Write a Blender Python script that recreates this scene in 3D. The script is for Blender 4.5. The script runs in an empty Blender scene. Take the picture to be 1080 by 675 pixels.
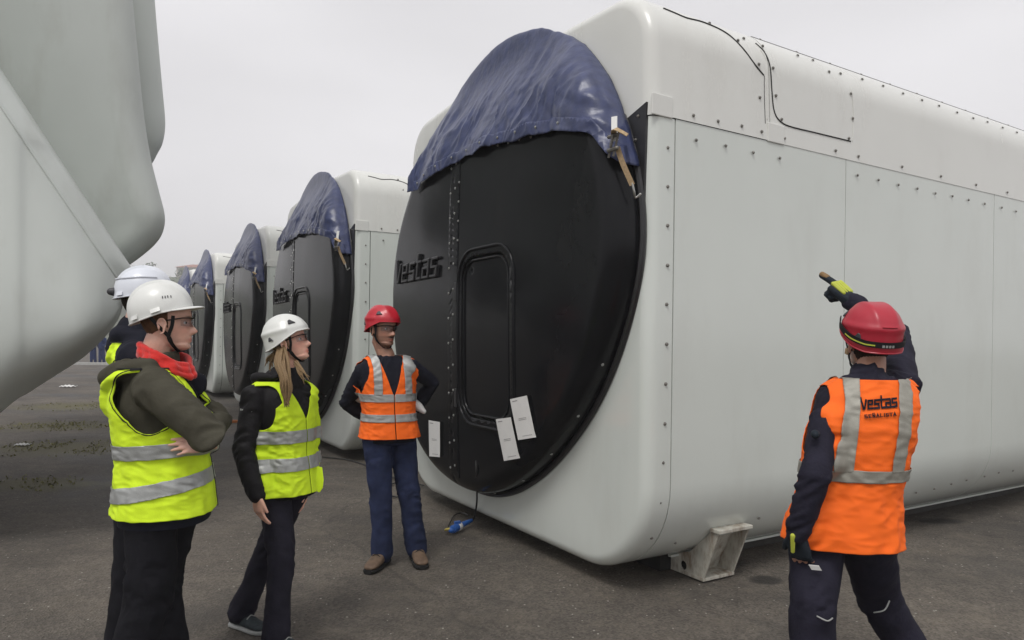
import bpy, bmesh, math, random
import numpy as np
from mathutils import Vector, Matrix
from mathutils.bvhtree import BVHTree
random.seed(4); RNG = np.random.default_rng(4)
SC = bpy.context.scene; COL = SC.collection
R = math.radians

# ------------------------------------------------------------------ camera
CAMH = 1.60; F = 740.0; ROLL = math.atan(22 / 1700)
cd = bpy.data.cameras.new('camera'); cam = bpy.data.objects.new('camera', cd); COL.objects.link(cam)
cam.location = (0, 0, CAMH); cam.rotation_euler = (Matrix.Rotation(R(90), 3, 'X') @ Matrix.Rotation(ROLL, 3, 'Z')).to_euler()
cd.sensor_width = 36; cd.lens = 36 * F / 1080; cd.shift_y = 21.5 / 1080
cd.clip_start = 0.05; cd.clip_end = 5000
SC.camera = cam
# ------------------------------------------------------------------ world and sun
SUN_EL, SUN_AZ = R(58), R(200)
w = bpy.data.worlds.new('World'); SC.world = w; w.use_nodes = True
nt = w.node_tree; nt.nodes.clear()
def N(nt, t, **k):
    n = nt.nodes.new(t)
    for a, b in k.items(): setattr(n, a, b)
    return n
sky = N(nt, 'ShaderNodeTexSky', sky_type='NISHITA'); sky.sun_disc = False
sky.sun_elevation = SUN_EL; sky.sun_rotation = SUN_AZ; sky.dust_density = 4
hs = N(nt, 'ShaderNodeHueSaturation'); hs.inputs['Saturation'].default_value = .12
tc = N(nt, 'ShaderNodeTexCoord')
mp = N(nt, 'ShaderNodeMapping'); mp.inputs['Scale'].default_value = (1, 1, 3.0)
cn = N(nt, 'ShaderNodeTexNoise'); cn.inputs['Scale'].default_value = 1.6; cn.inputs['Detail'].default_value = 3; cn.inputs['Roughness'].default_value = .42
cr = N(nt, 'ShaderNodeValToRGB')
cr.color_ramp.elements[0].position = .34; cr.color_ramp.elements[0].color = (5.7, 5.62, 5.78, 1)
cr.color_ramp.elements[1].position = .75; cr.color_ramp.elements[1].color = (7.2, 7.1, 7.3, 1)
mx = N(nt, 'ShaderNodeMixRGB'); mx.inputs[0].default_value = .9
bg = N(nt, 'ShaderNodeBackground'); bg.inputs['Strength'].default_value = .1
wo = N(nt, 'ShaderNodeOutputWorld'); L = nt.links.new
L(sky.outputs[0], hs.inputs['Color']); L(tc.outputs['Generated'], mp.inputs[0]); L(mp.outputs[0], cn.inputs['Vector'])
L(cn.outputs['Fac'], cr.inputs[0]); L(hs.outputs[0], mx.inputs[1]); L(cr.outputs[0], mx.inputs[2])
L(mx.outputs[0], bg.inputs['Color']); L(bg.outputs[0], wo.inputs['Surface'])
sl = bpy.data.lights.new('sun', 'SUN'); so = bpy.data.objects.new('sun', sl); COL.objects.link(so)
sl.energy = 1.25; sl.angle = R(20); sl.color = (1, .975, .94)
so.rotation_euler = (R(90) - SUN_EL, 0, R(180) - SUN_AZ)
vs = SC.view_settings; vs.view_transform = 'Standard'; vs.look = 'None'; vs.gamma = 1; vs.exposure = .40
SC.cycles.max_bounces = 6; SC.cycles.volume_bounces = 1
SC.cycles.use_denoising = True

# ------------------------------------------------------------------ helpers
def P(x, y, d):
    dx, dy = x - 540, 359 - y; c, s = math.cos(ROLL), math.sin(ROLL)
    return Vector(((dx * c - dy * s) / F * d, d, CAMH + (dx * s + dy * c) / F * d))
def V3(*a): return Vector(a)
def mesh_obj(name, V, Fc, mat, parent=None, smooth=True, loc=None, sharp=42):
    me = bpy.data.meshes.new(name)
    me.from_pydata([tuple(v) for v in V], [], [tuple(int(i) for i in f) for f in Fc])
    if smooth:
        me.polygons.foreach_set('use_smooth', [True] * len(me.polygons))
        if sharp: me.set_sharp_from_angle(angle=R(sharp))
    me.update()
    o = bpy.data.objects.new(name, me); COL.objects.link(o)
    if mat: me.materials.append(mat)
    if parent: o.parent = parent
    if loc is not None: o.location = loc
    return o
def empty(name, loc=(0, 0, 0), rz=0):
    o = bpy.data.objects.new(name, None); COL.objects.link(o); o.location = loc; o.rotation_euler = (0, 0, rz)
    o.empty_display_size = .2
    return o
def tag(o, label=None, cat=None, group=None, kind=None):
    if label: o['label'] = label
    if cat: o['category'] = cat
    if group: o['group'] = group
    if kind: o['kind'] = kind
    return o
def copy_tree(o, parent=None):
    c = o.copy(); COL.objects.link(c)
    if parent: c.parent = parent
    for ch in list(o.children): copy_tree(ch, c)
    return c
def join(parts):
    VV = []; FF = []; n = 0
    for V, Fc in parts:
        VV += [tuple(v) for v in V]; FF += [tuple(i + n for i in f) for f in Fc]; n += len(V)
    return VV, FF
def box(c, s, rot=None):
    c = Vector(c); V = []
    for x in (-.5, .5):
        for y in (-.5, .5):
            for z in (-.5, .5):
                v = Vector((x * s[0], y * s[1], z * s[2]))
                if rot is not None: v = rot @ v
                V.append(c + v)
    return V, [(0, 1, 3, 2), (4, 6, 7, 5), (0, 4, 5, 1), (2, 3, 7, 6), (0, 2, 6, 4), (1, 5, 7, 3)]
def bevel(o, wd=.01, seg=2):
    m = o.modifiers.new('bevel', 'BEVEL'); m.width = wd; m.segments = seg; m.limit_method = 'ANGLE'; m.angle_limit = R(35)
    return o
def frames(pts):
    pts = [Vector(p) for p in pts]; T = []
    for i in range(len(pts)):
        a = pts[max(0, i - 1)]; b = pts[min(len(pts) - 1, i + 1)]; T.append((b - a).normalized())
    n = T[0].orthogonal().normalized(); out = []
    for i, t in enumerate(T):
        n = (n - t * n.dot(t))
        n = n.normalized() if n.length > 1e-6 else t.orthogonal().normalized()
        out.append((n, t.cross(n)))
    return pts, T, out
def tube(pts, rad, n=12, cap=True):
    pts, T, fr = frames(pts)
    if not hasattr(rad, '__len__'): rad = [rad] * len(pts)
    rings = []
    if cap:
        for q in (.15, .5, .8): rings.append((pts[0] - T[0] * rad[0] * math.cos(q * math.pi / 2), rad[0] * math.sin(q * math.pi / 2), fr[0]))
    for p, r_, f_ in zip(pts, rad, fr): rings.append((p, r_, f_))
    if cap:
        for q in (.8, .5, .15): rings.append((pts[-1] + T[-1] * rad[-1] * math.cos(q * math.pi / 2), rad[-1] * math.sin(q * math.pi / 2), fr[-1]))
    V = []; Fc = []
    for c, r_, (a, b) in rings:
        for i in range(n):
            t = 2 * math.pi * i / n; V.append(c + a * (r_ * math.cos(t)) + b * (r_ * math.sin(t)))
    for j in range(len(rings) - 1):
        for i in range(n):
            Fc.append((j * n + i, j * n + (i + 1) % n, (j + 1) * n + (i + 1) % n, (j + 1) * n + i))
    Fc.append(tuple(range(n))[::-1]); m = (len(rings) - 1) * n; Fc.append(tuple(range(m, m + n)))
    return V, Fc
def smooth_path(pts, k=6):
    pts = [Vector(p) for p in pts]; out = []
    for i in range(len(pts) - 1):
        p0 = pts[max(0, i - 1)]; p1 = pts[i]; p2 = pts[i + 1]; p3 = pts[min(len(pts) - 1, i + 2)]
        for j in range(k):
            t = j / k
            out.append(.5 * ((2 * p1) + (p2 - p0) * t + (2 * p0 - 5 * p1 + 4 * p2 - p3) * t * t + (3 * p1 - p0 - 3 * p2 + p3) * t ** 3))
    out.append(pts[-1]); return out
def ribbon(pts, normals, wd, th=.002):
    """flat strap with real thickness along pts; normals = outward direction at each point"""
    V = []; Fc = []; n = len(pts)
    for i in range(n):
        a = Vector(pts[max(0, i - 1)]); b = Vector(pts[min(n - 1, i + 1)]); t = (b - a).normalized()
        nn = Vector(normals[i] if isinstance(normals, (list, tuple)) else normals).normalized()
        s = t.cross(nn).normalized() * wd / 2; p = Vector(pts[i])
        V += [p - s, p + s, p + s + nn * th, p - s + nn * th]
    for i in range(n - 1):
        for j in range(4): Fc.append((i * 4 + j, i * 4 + (j + 1) % 4, i * 4 + 4 + (j + 1) % 4, i * 4 + 4 + j))
    Fc += [(3, 2, 1, 0), (n * 4 - 4, n * 4 - 3, n * 4 - 2, n * 4 - 1)]
    return V, Fc
def loft(rings, n=32, p=2.2):
    """rings: (center, ax, ay, a, b)"""
    V = []; Fc = []
    for c, ax, ay, a, b in rings:
        for i in range(n):
            t = 2 * math.pi * i / n; cs, sn = math.cos(t), math.sin(t)
            V.append(c + ax * (a * math.copysign(abs(cs) ** (2 / p), cs)) + ay * (b * math.copysign(abs(sn) ** (2 / p), sn)))
    for j in range(len(rings) - 1):
        for i in range(n): Fc.append((j * n + i, j * n + (i + 1) % n, (j + 1) * n + (i + 1) % n, (j + 1) * n + i))
    Fc.append(tuple(range(n))[::-1]); m = (len(rings) - 1) * n; Fc.append(tuple(range(m, m + n)))
    return V, Fc
# vectorised gradient noise
_PERM = RNG.permutation(256); _PERM = np.concatenate([_PERM, _PERM, _PERM])
_G = RNG.normal(size=(256, 3)); _G /= np.linalg.norm(_G, axis=1)[:, None]
def gnoise(q):
    q = np.asarray(q, float); i = np.floor(q).astype(int); f = q - i; u = f * f * f * (f * (f * 6 - 15) + 10); i &= 255
    out = 0
    for dx in (0, 1):
        for dy in (0, 1):
            for dz in (0, 1):
                h = _PERM[_PERM[_PERM[(i[:, 0] + dx) & 255] + ((i[:, 1] + dy) & 255)] + ((i[:, 2] + dz) & 255)]
                g = _G[h & 255]
                d = g[:, 0] * (f[:, 0] - dx) + g[:, 1] * (f[:, 1] - dy) + g[:, 2] * (f[:, 2] - dz)
                wt = (u[:, 0] if dx else 1 - u[:, 0]) * (u[:, 1] if dy else 1 - u[:, 1]) * (u[:, 2] if dz else 1 - u[:, 2])
                out = out + d * wt
    return out
def ridged(q): return 1 - 2 * np.minimum(1, np.abs(gnoise(q)) * 2.2)
def grid_faces(nu, nv, wrap=False):
    Fc = []
    for j in range(nv - 1):
        for i in range(nu if wrap else nu - 1):
            i2 = (i + 1) % nu; Fc.append((j * nu + i, j * nu + i2, (j + 1) * nu + i2, (j + 1) * nu + i))
    return Fc
def clip(A, Fc, fld):
    """keep the part of mesh (A rows = xyz + attributes) where column / array fld > 0"""
    f = A[:, fld] if isinstance(fld, int) else np.asarray(fld)
    pos = f > 0; out = []; new = []; cache = {}; n = len(A)
    for fc in Fc:
        s = [pos[i] for i in fc]
        if all(s): out.append(fc); continue
        if not any(s): continue
        poly = []
        m = len(fc)
        for a in range(m):
            i, j = fc[a], fc[(a + 1) % m]
            if pos[i]: poly.append(i)
            if pos[i] != pos[j]:
                k = (i, j) if i < j else (j, i)
                if k not in cache:
                    t = f[k[0]] / (f[k[0]] - f[k[1]]); cache[k] = n + len(new); new.append(A[k[0]] * (1 - t) + A[k[1]] * t)
                poly.append(cache[k])
        if len(poly) > 2: out.append(tuple(poly))
    if new: A = np.vstack([A, np.array(new)])
    used = sorted({i for fc in out for i in fc}); mp_ = {u: k for k, u in enumerate(used)}
    return A[used] if used else A[:0], [tuple(mp_[i] for i in fc) for fc in out]
def vnormals(V, Fc):
    V = np.asarray(V)[:, :3]; Nn = np.zeros_like(V)
    for fc in Fc:
        a, b, c = V[fc[0]], V[fc[1]], V[fc[2]]
        n_ = np.array([(b[1]-a[1])*(c[2]-a[2])-(b[2]-a[2])*(c[1]-a[1]), (b[2]-a[2])*(c[0]-a[0])-(b[0]-a[0])*(c[2]-a[2]), (b[0]-a[0])*(c[1]-a[1])-(b[1]-a[1])*(c[0]-a[0])])
        for i in fc: Nn[i] += n_
    return Nn / (np.linalg.norm(Nn, axis=1)[:, None] + 1e-12)
def solid(o, th, off=-1):
    m = o.modifiers.new('solid', 'SOLIDIFY'); m.thickness = th; m.offset = off; return o
def remesh(parts, voxel, smooth=3, factor=.5):
    V, Fc = join(parts); me = bpy.data.meshes.new('tmp'); me.from_pydata(V, [], Fc); me.update()
    o = bpy.data.objects.new('tmp', me); COL.objects.link(o)
    m = o.modifiers.new('r', 'REMESH'); m.mode = 'VOXEL'; m.voxel_size = voxel; m.adaptivity = 0
    if smooth:
        s = o.modifiers.new('s', 'SMOOTH'); s.iterations = smooth; s.factor = factor
    dg = bpy.context.evaluated_depsgraph_get(); e = o.evaluated_get(dg); r = e.to_mesh()
    n = len(r.vertices); A = np.empty(n * 3); r.vertices.foreach_get('co', A); A = A.reshape(-1, 3)
    B = np.empty(n * 3); r.vertices.foreach_get('normal', B); B = B.reshape(-1, 3)
    Fo = [tuple(p.vertices) for p in r.polygons]
    e.to_mesh_clear(); bpy.data.objects.remove(o); bpy.data.meshes.remove(me)
    return A, B, Fo

# ------------------------------------------------------------------ materials
def mat(name, col, rough=.5, metal=0, var=.12, vscale=8, bump=0, bscale=60, bdet=4, coat=0, stretch=None, spec=.5, dirt=None, dscale=3, dth=.55, sheen=0, sss=0, attr=False, wave=None):
    m = bpy.data.materials.new(name); m.use_nodes = True; t = m.node_tree; b = t.nodes['Principled BSDF']; L = t.links.new
    tc = N(t, 'ShaderNodeTexCoord'); mpn = N(t, 'ShaderNodeMapping')
    if stretch: mpn.inputs['Scale'].default_value = stretch
    L(tc.outputs['Object'], mpn.inputs[0])
    n1 = N(t, 'ShaderNodeTexNoise'); n1.inputs['Scale'].default_value = vscale; n1.inputs['Detail'].default_value = 5
    L(mpn.outputs[0], n1.inputs['Vector'])
    r1 = N(t, 'ShaderNodeValToRGB'); r1.color_ramp.elements[0].position = .3; r1.color_ramp.elements[1].position = .7
    lo = tuple(c * (1 - var) for c in col); hi = tuple(min(1, c * (1 + var)) for c in col)
    r1.color_ramp.elements[0].color = (*lo, 1); r1.color_ramp.elements[1].color = (*hi, 1)
    L(n1.outputs['Fac'], r1.inputs[0]); out = r1.outputs[0]
    if attr:
        at = N(t, 'ShaderNodeVertexColor', layer_name='col'); mm = N(t, 'ShaderNodeMixRGB', blend_type='MULTIPLY'); mm.inputs[0].default_value = 1
        L(out, mm.inputs[1]); L(at.outputs[0], mm.inputs[2]); out = mm.outputs[0]
    if dirt:
        n2 = N(t, 'ShaderNodeTexNoise'); n2.inputs['Scale'].default_value = dscale; n2.inputs['Detail'].default_value = 8; n2.inputs['Roughness'].default_value = .65
        mp2 = N(t, 'ShaderNodeMapping'); mp2.inputs['Scale'].default_value = (1, 1, .35); L(tc.outputs['Object'], mp2.inputs[0]); L(mp2.outputs[0], n2.inputs['Vector'])
        r2 = N(t, 'ShaderNodeValToRGB'); r2.color_ramp.elements[0].position = dth; r2.color_ramp.elements[1].position = dth + .25
        r2.color_ramp.elements[0].color = (0, 0, 0, 1); r2.color_ramp.elements[1].color = (dirt[3],) * 3 + (1,)
        L(n2.outputs['Fac'], r2.inputs[0]); mm = N(t, 'ShaderNodeMixRGB'); L(r2.outputs[0], mm.inputs[0]); L(out, mm.inputs[1]); mm.inputs[2].default_value = (*dirt[:3], 1); out = mm.outputs[0]
        rr = N(t, 'ShaderNodeMapRange'); rr.inputs['To Min'].default_value = rough; rr.inputs['To Max'].default_value = min(1, rough + .35); L(r2.outputs[0], rr.inputs[0]); L(rr.outputs[0], b.inputs['Roughness'])
    L(out, b.inputs['Base Color'])
    if not dirt: b.inputs['Roughness'].default_value = rough
    b.inputs['Metallic'].default_value = metal; b.inputs['Specular IOR Level'].default_value = spec
    b.inputs['Coat Weight'].default_value = coat; b.inputs['Coat Roughness'].default_value = .08
    if sheen: b.inputs['Sheen Weight'].default_value = sheen
    if sss: b.inputs['Subsurface Weight'].default_value = sss; b.inputs['Subsurface Radius'].default_value = (.02, .008, .004)
    if bump:
        n3 = N(t, 'ShaderNodeTexNoise'); n3.inputs['Scale'].default_value = bscale; n3.inputs['Detail'].default_value = bdet; L(mpn.outputs[0], n3.inputs['Vector'])
        bp = N(t, 'ShaderNodeBump'); bp.inputs['Strength'].default_value = 1; bp.inputs['Distance'].default_value = bump
        L(n3.outputs['Fac'], bp.inputs['Height']); L(bp.outputs[0], b.inputs['Normal'])
    return m
M = {}
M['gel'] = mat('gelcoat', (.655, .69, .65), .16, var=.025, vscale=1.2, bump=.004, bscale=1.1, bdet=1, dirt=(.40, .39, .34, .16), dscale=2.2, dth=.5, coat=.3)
M['gel_lit'] = mat('gelcoat_upper_lit', (.72, .725, .69), .25, var=.03, vscale=1.2, bump=.003, bscale=1.5, bdet=1, dirt=(.42, .40, .34, .2), dscale=2.2, dth=.52)  # same gelcoat as below, paler to imitate stronger light on the upper shell
M['hub'] = mat('gelcoat_spinner', (.52, .55, .52), .28, var=.05, vscale=.8, bump=.006, bscale=1.1, dirt=(.25, .24, .2, .35), dscale=1.6, dth=.5)
M['core'] = mat('joint_dark', (.03, .03, .03), .8, spec=.2)
M['black'] = mat('black_shell', (.0085, .009, .0105), .19, var=.2, vscale=3, bump=.010, bscale=1.6, bdet=0, dirt=(.035, .033, .031, .2), dscale=2.5, dth=.52, spec=.18)
M['blackr'] = mat('black_rubber', (.022, .022, .024), .36, var=.2)
M['tarp'] = mat('tarp_blue', (.042, .054, .130), .33, var=.2, vscale=14, bump=.005, bscale=16, dirt=(.16, .17, .21, .25), dscale=9, dth=.5)
M['steel'] = mat('bolt_steel', (.42, .42, .40), .35, metal=.8, var=.2, vscale=60)
M['boltd'] = mat('bolt_dark', (.22, .21, .19), .45, metal=.6)
M['bracket'] = mat('bracket_paint', (.50, .49, .43), .5, var=.15, bump=.002, bscale=40, dirt=(.16, .10, .055, .9), dscale=14, dth=.44)
M['web'] = mat('strap_webbing', (.42, .30, .17), .8, var=.2, vscale=80, bump=.001, bscale=400)
M['paper'] = mat('paper', (.72, .72, .70), .6, var=.04)
M['ink'] = mat('print_grey', (.25, .25, .25), .6)
M['cable'] = mat('cable_black', (.02, .02, .02), .45)
M['plug'] = mat('plug_blue', (.03, .12, .42), .35)
M['brass'] = mat('plug_yellow', (.55, .45, .10), .4)
M['orange'] = mat('vest_orange', (1.0, .150, .006), .8, var=.05, vscale=20, bump=.001, bscale=500)
M['yellow'] = mat('vest_yellow', (.66, .90, .018), .8, var=.05, vscale=20, bump=.001, bscale=500)
M['band'] = mat('reflective_band', (.36, .37, .36), .42, metal=.3, var=.08, vscale=30, bump=.001, bscale=300)
M['band_o'] = mat('reflective_band_worn', (.30, .29, .25), .5, metal=.2, var=.1, vscale=30, bump=.001, bscale=300)
M['olive'] = mat('jacket_olive', (.062, .058, .042), .75, var=.15, vscale=15, bump=.002, bscale=60, spec=.15)
M['navy'] = mat('jacket_navy', (.012, .013, .021), .8, var=.2, vscale=15, bump=.002, bscale=80, spec=.15)
M['blackc'] = mat('jacket_black', (.014, .013, .015), .62, var=.2, vscale=15, bump=.002, bscale=80, spec=.15)
M['pants_b'] = mat('trousers_black', (.010, .010, .013), .85, var=.2, vscale=15, bump=.002, bscale=70, spec=.15)
M['pants_g'] = mat('trousers_patch_grey', (.035, .035, .042), .85, var=.2, spec=.15)
M['pants_w'] = mat('trousers_slate', (.020, .019, .029), .8, var=.2, vscale=15, bump=.002, bscale=70, spec=.15)
M['jeans'] = mat('jeans_blue', (.024, .032, .072), .85, var=.35, vscale=9, bump=.002, bscale=90, spec=.15)
M['work'] = mat('work_trousers_navy', (.019, .018, .030), .85, var=.2, vscale=12, bump=.002, bscale=80, spec=.15)
M['skin'] = mat('skin', (.74, .47, .37), .45, var=.08, vscale=30, bump=.0008, bscale=300, sss=.12, attr=True)
M['hat_w'] = mat('helmet_white', (.74, .75, .72), .32, var=.03, dirt=(.4, .38, .33, .2), dscale=9, coat=.2)
M['hat_w2'] = mat('helmet_white_cool', (.70, .73, .79), .3, var=.03, coat=.3)
M['hat_r'] = mat('helmet_red', (.42, .016, .035), .4, var=.06, dirt=(.3, .08, .08, .3), dscale=10, coat=.1)
M['hat_r2'] = mat('helmet_red_bright', (.50, .015, .03), .35, var=.06, coat=.2)
M['strapb'] = mat('strap_black', (.013, .013, .014), .6, spec=.15)
M['vent'] = mat('vent_dark', (.04, .04, .045), .5)
M['red'] = mat('scarf_red', (.62, .018, .012), .85, var=.1, bump=.002, bscale=120, sheen=.3)
M['hair_b'] = mat('hair_blond', (.24, .155, .075), .55, var=.4, vscale=60, stretch=(8, 8, 1), bump=.002, bscale=120)
M['hair_d'] = mat('hair_dark', (.02, .014, .010), .6, var=.3, vscale=60, bump=.002, bscale=150, spec=.15)
M['hair_br'] = mat('hair_brown', (.10, .05, .025), .6, var=.3, vscale=60, bump=.002, bscale=150, spec=.15)
M['boot'] = mat('boot_brown', (.13, .085, .055), .7, var=.25, vscale=30, bump=.002, bscale=100)
M['shoe'] = mat('shoe_grey', (.045, .055, .06), .7, var=.3, vscale=40, bump=.002, bscale=200, spec=.15)
M['sole'] = mat('sole_dark', (.02, .02, .02), .7, spec=.15)
M['sole_l'] = mat('sole_light', (.35, .36, .35), .6)
M['eye'] = mat('eyeball', (.7, .68, .65), .2)
M['iris'] = mat('iris', (.05, .03, .02), .2)
M['glove'] = mat('glove_dark', (.020, .027, .036), .7, bump=.002, bscale=150, spec=.15)
M['glove_y'] = mat('glove_yellow', (.50, .55, .06), .6, bump=.002, bscale=100)
M['tan'] = mat('glove_tan', (.22, .13, .05), .7)
M['bluew'] = mat('overall_blue', (.015, .03, .10), .8, spec=.15)
M['concrete'] = mat('concrete', (.42, .42, .40), .85, var=.1)
def lensmat():
    m = bpy.data.materials.new('clear_lens'); m.use_nodes = True; t = m.node_tree; t.nodes.clear()
    o = N(t, 'ShaderNodeOutputMaterial'); a = N(t, 'ShaderNodeBsdfTransparent'); a.inputs[0].default_value = (.72, .72, .74, 1)
    g = N(t, 'ShaderNodeBsdfGlossy'); g.inputs['Roughness'].default_value = .06; f = N(t, 'ShaderNodeLayerWeight'); f.inputs[0].default_value = .35
    x = N(t, 'ShaderNodeMixShader'); t.links.new(f.outputs['Fresnel'], x.inputs[0]); t.links.new(a.outputs[0], x.inputs[1]); t.links.new(g.outputs[0], x.inputs[2]); t.links.new(x.outputs[0], o.inputs[0])
    return m
M['lens'] = lensmat()

# ------------------------------------------------------------------ ground
def ground_mat():
    m = bpy.data.materials.new('asphalt'); m.use_nodes = True; t = m.node_tree; b = t.nodes['Principled BSDF']; L = t.links.new
    tc = N(t, 'ShaderNodeTexCoord'); ob = tc.outputs['Object']
    def noise(s, d=6, r_=.6, vec=ob):
        n = N(t, 'ShaderNodeTexNoise'); n.inputs['Scale'].default_value = s; n.inputs['Detail'].default_value = d; n.inputs['Roughness'].default_value = r_; L(vec, n.inputs['Vector']); return n.outputs['Fac']
    def ramp(f, p0, c0, p1, c1):
        r_ = N(t, 'ShaderNodeValToRGB'); e = r_.color_ramp.elements; e[0].position = p0; e[0].color = (*c0, 1); e[1].position = p1; e[1].color = (*c1, 1); L(f, r_.inputs[0]); return r_.outputs[0]
    def mix(f, a, c, bt='MIX'):
        x = N(t, 'ShaderNodeMixRGB', blend_type=bt)
        for k, v in ((0, f), (1, a), (2, c)):
            if isinstance(v, (int, float)): x.inputs[k].default_value = v
            elif isinstance(v, tuple): x.inputs[k].default_value = (*v, 1)
            else: L(v, x.inputs[k])
        return x.outputs[0]
    base = ramp(noise(.55, 8, .62), .32, (.062, .055, .048), .68, (.145, .128, .108))
    vo = N(t, 'ShaderNodeTexVoronoi'); vo.inputs['Scale'].default_value = 75; L(ob, vo.inputs['Vector'])
    ag = ramp(vo.outputs['Color'], .1, (.55, .53, .5), .95, (1.5, 1.48, 1.45))
    base = mix(.8, base, ag, 'MULTIPLY')
    # dirt worn into the surface
    base = mix(ramp(noise(2.3, 9, .7), .5, (0, 0, 0), .72, (.6, .6, .6)), base, (.150, .128, .100))
    base = mix(.55, base, ramp(noise(5.5, 7, .65), .3, (.62, .62, .62), .7, (1.35, 1.33, 1.3)), 'MULTIPLY')
    base = mix(ramp(noise(.9, 6, .6), .52, (0, 0, 0), .66, (.55, .55, .55)), base, (.050, .046, .042))
    # small pale grit
    v2 = N(t, 'ShaderNodeTexVoronoi'); v2.inputs['Scale'].default_value = 22; L(ob, v2.inputs['Vector'])
    lt = N(t, 'ShaderNodeMath', operation='LESS_THAN'); lt.inputs[1].default_value = .14; L(v2.outputs['Distance'], lt.inputs[0])
    hi = N(t, 'ShaderNodeMath', operation='GREATER_THAN'); hi.inputs[1].default_value = .75; L(v2.outputs['Color'], hi.inputs[0])
    mu = N(t, 'ShaderNodeMath', operation='MULTIPLY'); L(lt.outputs[0], mu.inputs[0]); L(hi.outputs[0], mu.inputs[1])
    base = mix(mu.outputs[0], base, (.36, .34, .30))
    # fine cracks
    mpd = N(t, 'ShaderNodeMixRGB', blend_type='ADD'); mpd.inputs[0].default_value = .35; L(ob, mpd.inputs[1])
    nn = N(t, 'ShaderNodeTexNoise'); nn.inputs['Scale'].default_value = 1.7; nn.inputs['Detail'].default_value = 4; L(ob, nn.inputs['Vector']); L(nn.outputs['Color'], mpd.inputs[2])
    vc = N(t, 'ShaderNodeTexVoronoi', feature='DISTANCE_TO_EDGE'); vc.inputs['Scale'].default_value = .22; L(mpd.outputs[0], vc.inputs['Vector'])
    crk = ramp(vc.outputs['Distance'], .0, (.38, .38, .38), .004, (0, 0, 0))
    base = mix(crk, base, (.03, .028, .026))
    # spinner shade painted as broad dark zone at left, plus separate damp oily spots
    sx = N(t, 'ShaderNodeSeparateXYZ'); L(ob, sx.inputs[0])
    spinner_shade = ramp(noise(.35, 5, .55), .50, (0, 0, 0), .64, (.75, .75, .75))
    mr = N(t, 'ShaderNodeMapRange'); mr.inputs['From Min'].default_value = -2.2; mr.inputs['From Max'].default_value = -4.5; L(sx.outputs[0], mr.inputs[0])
    w2 = N(t, 'ShaderNodeMath', operation='MULTIPLY'); L(spinner_shade, w2.inputs[0]); L(mr.outputs[0], w2.inputs[1])
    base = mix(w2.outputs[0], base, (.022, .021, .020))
    stain = None
    nz = noise(5, 4, .6)
    for (x, y, rx, ry) in STAINS:
        mp_ = N(t, 'ShaderNodeMapping'); mp_.vector_type = 'POINT'; mp_.inputs['Location'].default_value = (-x / rx, -y / ry, 0); mp_.inputs['Scale'].default_value = (1 / rx, 1 / ry, 0); L(ob, mp_.inputs[0])
        ln = N(t, 'ShaderNodeVectorMath', operation='LENGTH'); L(mp_.outputs[0], ln.inputs[0])
        ad = N(t, 'ShaderNodeMath', operation='MULTIPLY_ADD'); L(nz, ad.inputs[0]); ad.inputs[1].default_value = 1.3; L(ln.outputs['Value'], ad.inputs[2])
        rp = ramp(ad.outputs[0], 1.35, (1, 1, 1), 1.75, (0, 0, 0))
        # ramp positions must be <= 1, rescale
        sc_ = N(t, 'ShaderNodeMapRange'); sc_.inputs['From Min'].default_value = 1.8; sc_.inputs['From Max'].default_value = 1.35; L(ad.outputs[0], sc_.inputs[0])
        f = sc_.outputs[0]
        if stain is None: stain = f
        else:
            a = N(t, 'ShaderNodeMath', operation='MAXIMUM'); L(stain, a.inputs[0]); L(f, a.inputs[1]); stain = a.outputs[0]
    mossf = None
    for (x, y, rx, ry) in MOSS:
        mp_ = N(t, 'ShaderNodeMapping'); mp_.inputs['Location'].default_value = (-x / rx, -y / ry, 0); mp_.inputs['Scale'].default_value = (1 / rx, 1 / ry, 0); L(ob, mp_.inputs[0])
        ln = N(t, 'ShaderNodeVectorMath', operation='LENGTH'); L(mp_.outputs[0], ln.inputs[0])
        ad = N(t, 'ShaderNodeMath', operation='MULTIPLY_ADD'); L(noise(3, 8, .75), ad.inputs[0]); ad.inputs[1].default_value = 2.2; L(ln.outputs['Value'], ad.inputs[2])
        sc_ = N(t, 'ShaderNodeMapRange'); sc_.inputs['From Min'].default_value = 2.1; sc_.inputs['From Max'].default_value = 1.5; L(ad.outputs[0], sc_.inputs[0])
        if mossf is None: mossf = sc_.outputs[0]
        else:
            a = N(t, 'ShaderNodeMath', operation='MAXIMUM'); L(mossf, a.inputs[0]); L(sc_.outputs[0], a.inputs[1]); mossf = a.outputs[0]
    mo = N(t, 'ShaderNodeMath', operation='MULTIPLY'); mo.inputs[1].default_value = .7; L(mossf, mo.inputs[0])
    base = mix(mo.outputs[0], base, (.115, .105, .045))
    sm = N(t, 'ShaderNodeMath', operation='MULTIPLY'); sm.inputs[1].default_value = .8; L(stain, sm.inputs[0])
    base = mix(sm.outputs[0], base, (.020, .019, .018))
    L(base, b.inputs['Base Color'])
    rg = N(t, 'ShaderNodeMapRange'); rg.inputs['To Min'].default_value = .82; rg.inputs['To Max'].default_value = .45
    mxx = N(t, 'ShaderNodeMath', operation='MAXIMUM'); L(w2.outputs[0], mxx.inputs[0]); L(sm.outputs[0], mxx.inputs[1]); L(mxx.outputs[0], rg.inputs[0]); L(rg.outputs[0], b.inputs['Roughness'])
    bp = N(t, 'ShaderNodeBump'); bp.inputs['Distance'].default_value = .010; bp.inputs['Strength'].default_value = .9
    hh = N(t, 'ShaderNodeMath', operation='MULTIPLY_ADD'); L(vo.outputs['Distance'], hh.inputs[0]); hh.inputs[1].default_value = .7; L(noise(14, 8, .7), hh.inputs[2])
    L(hh.outputs[0], bp.inputs['Height']); L(bp.outputs[0], b.inputs['Normal'])
    return m
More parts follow.
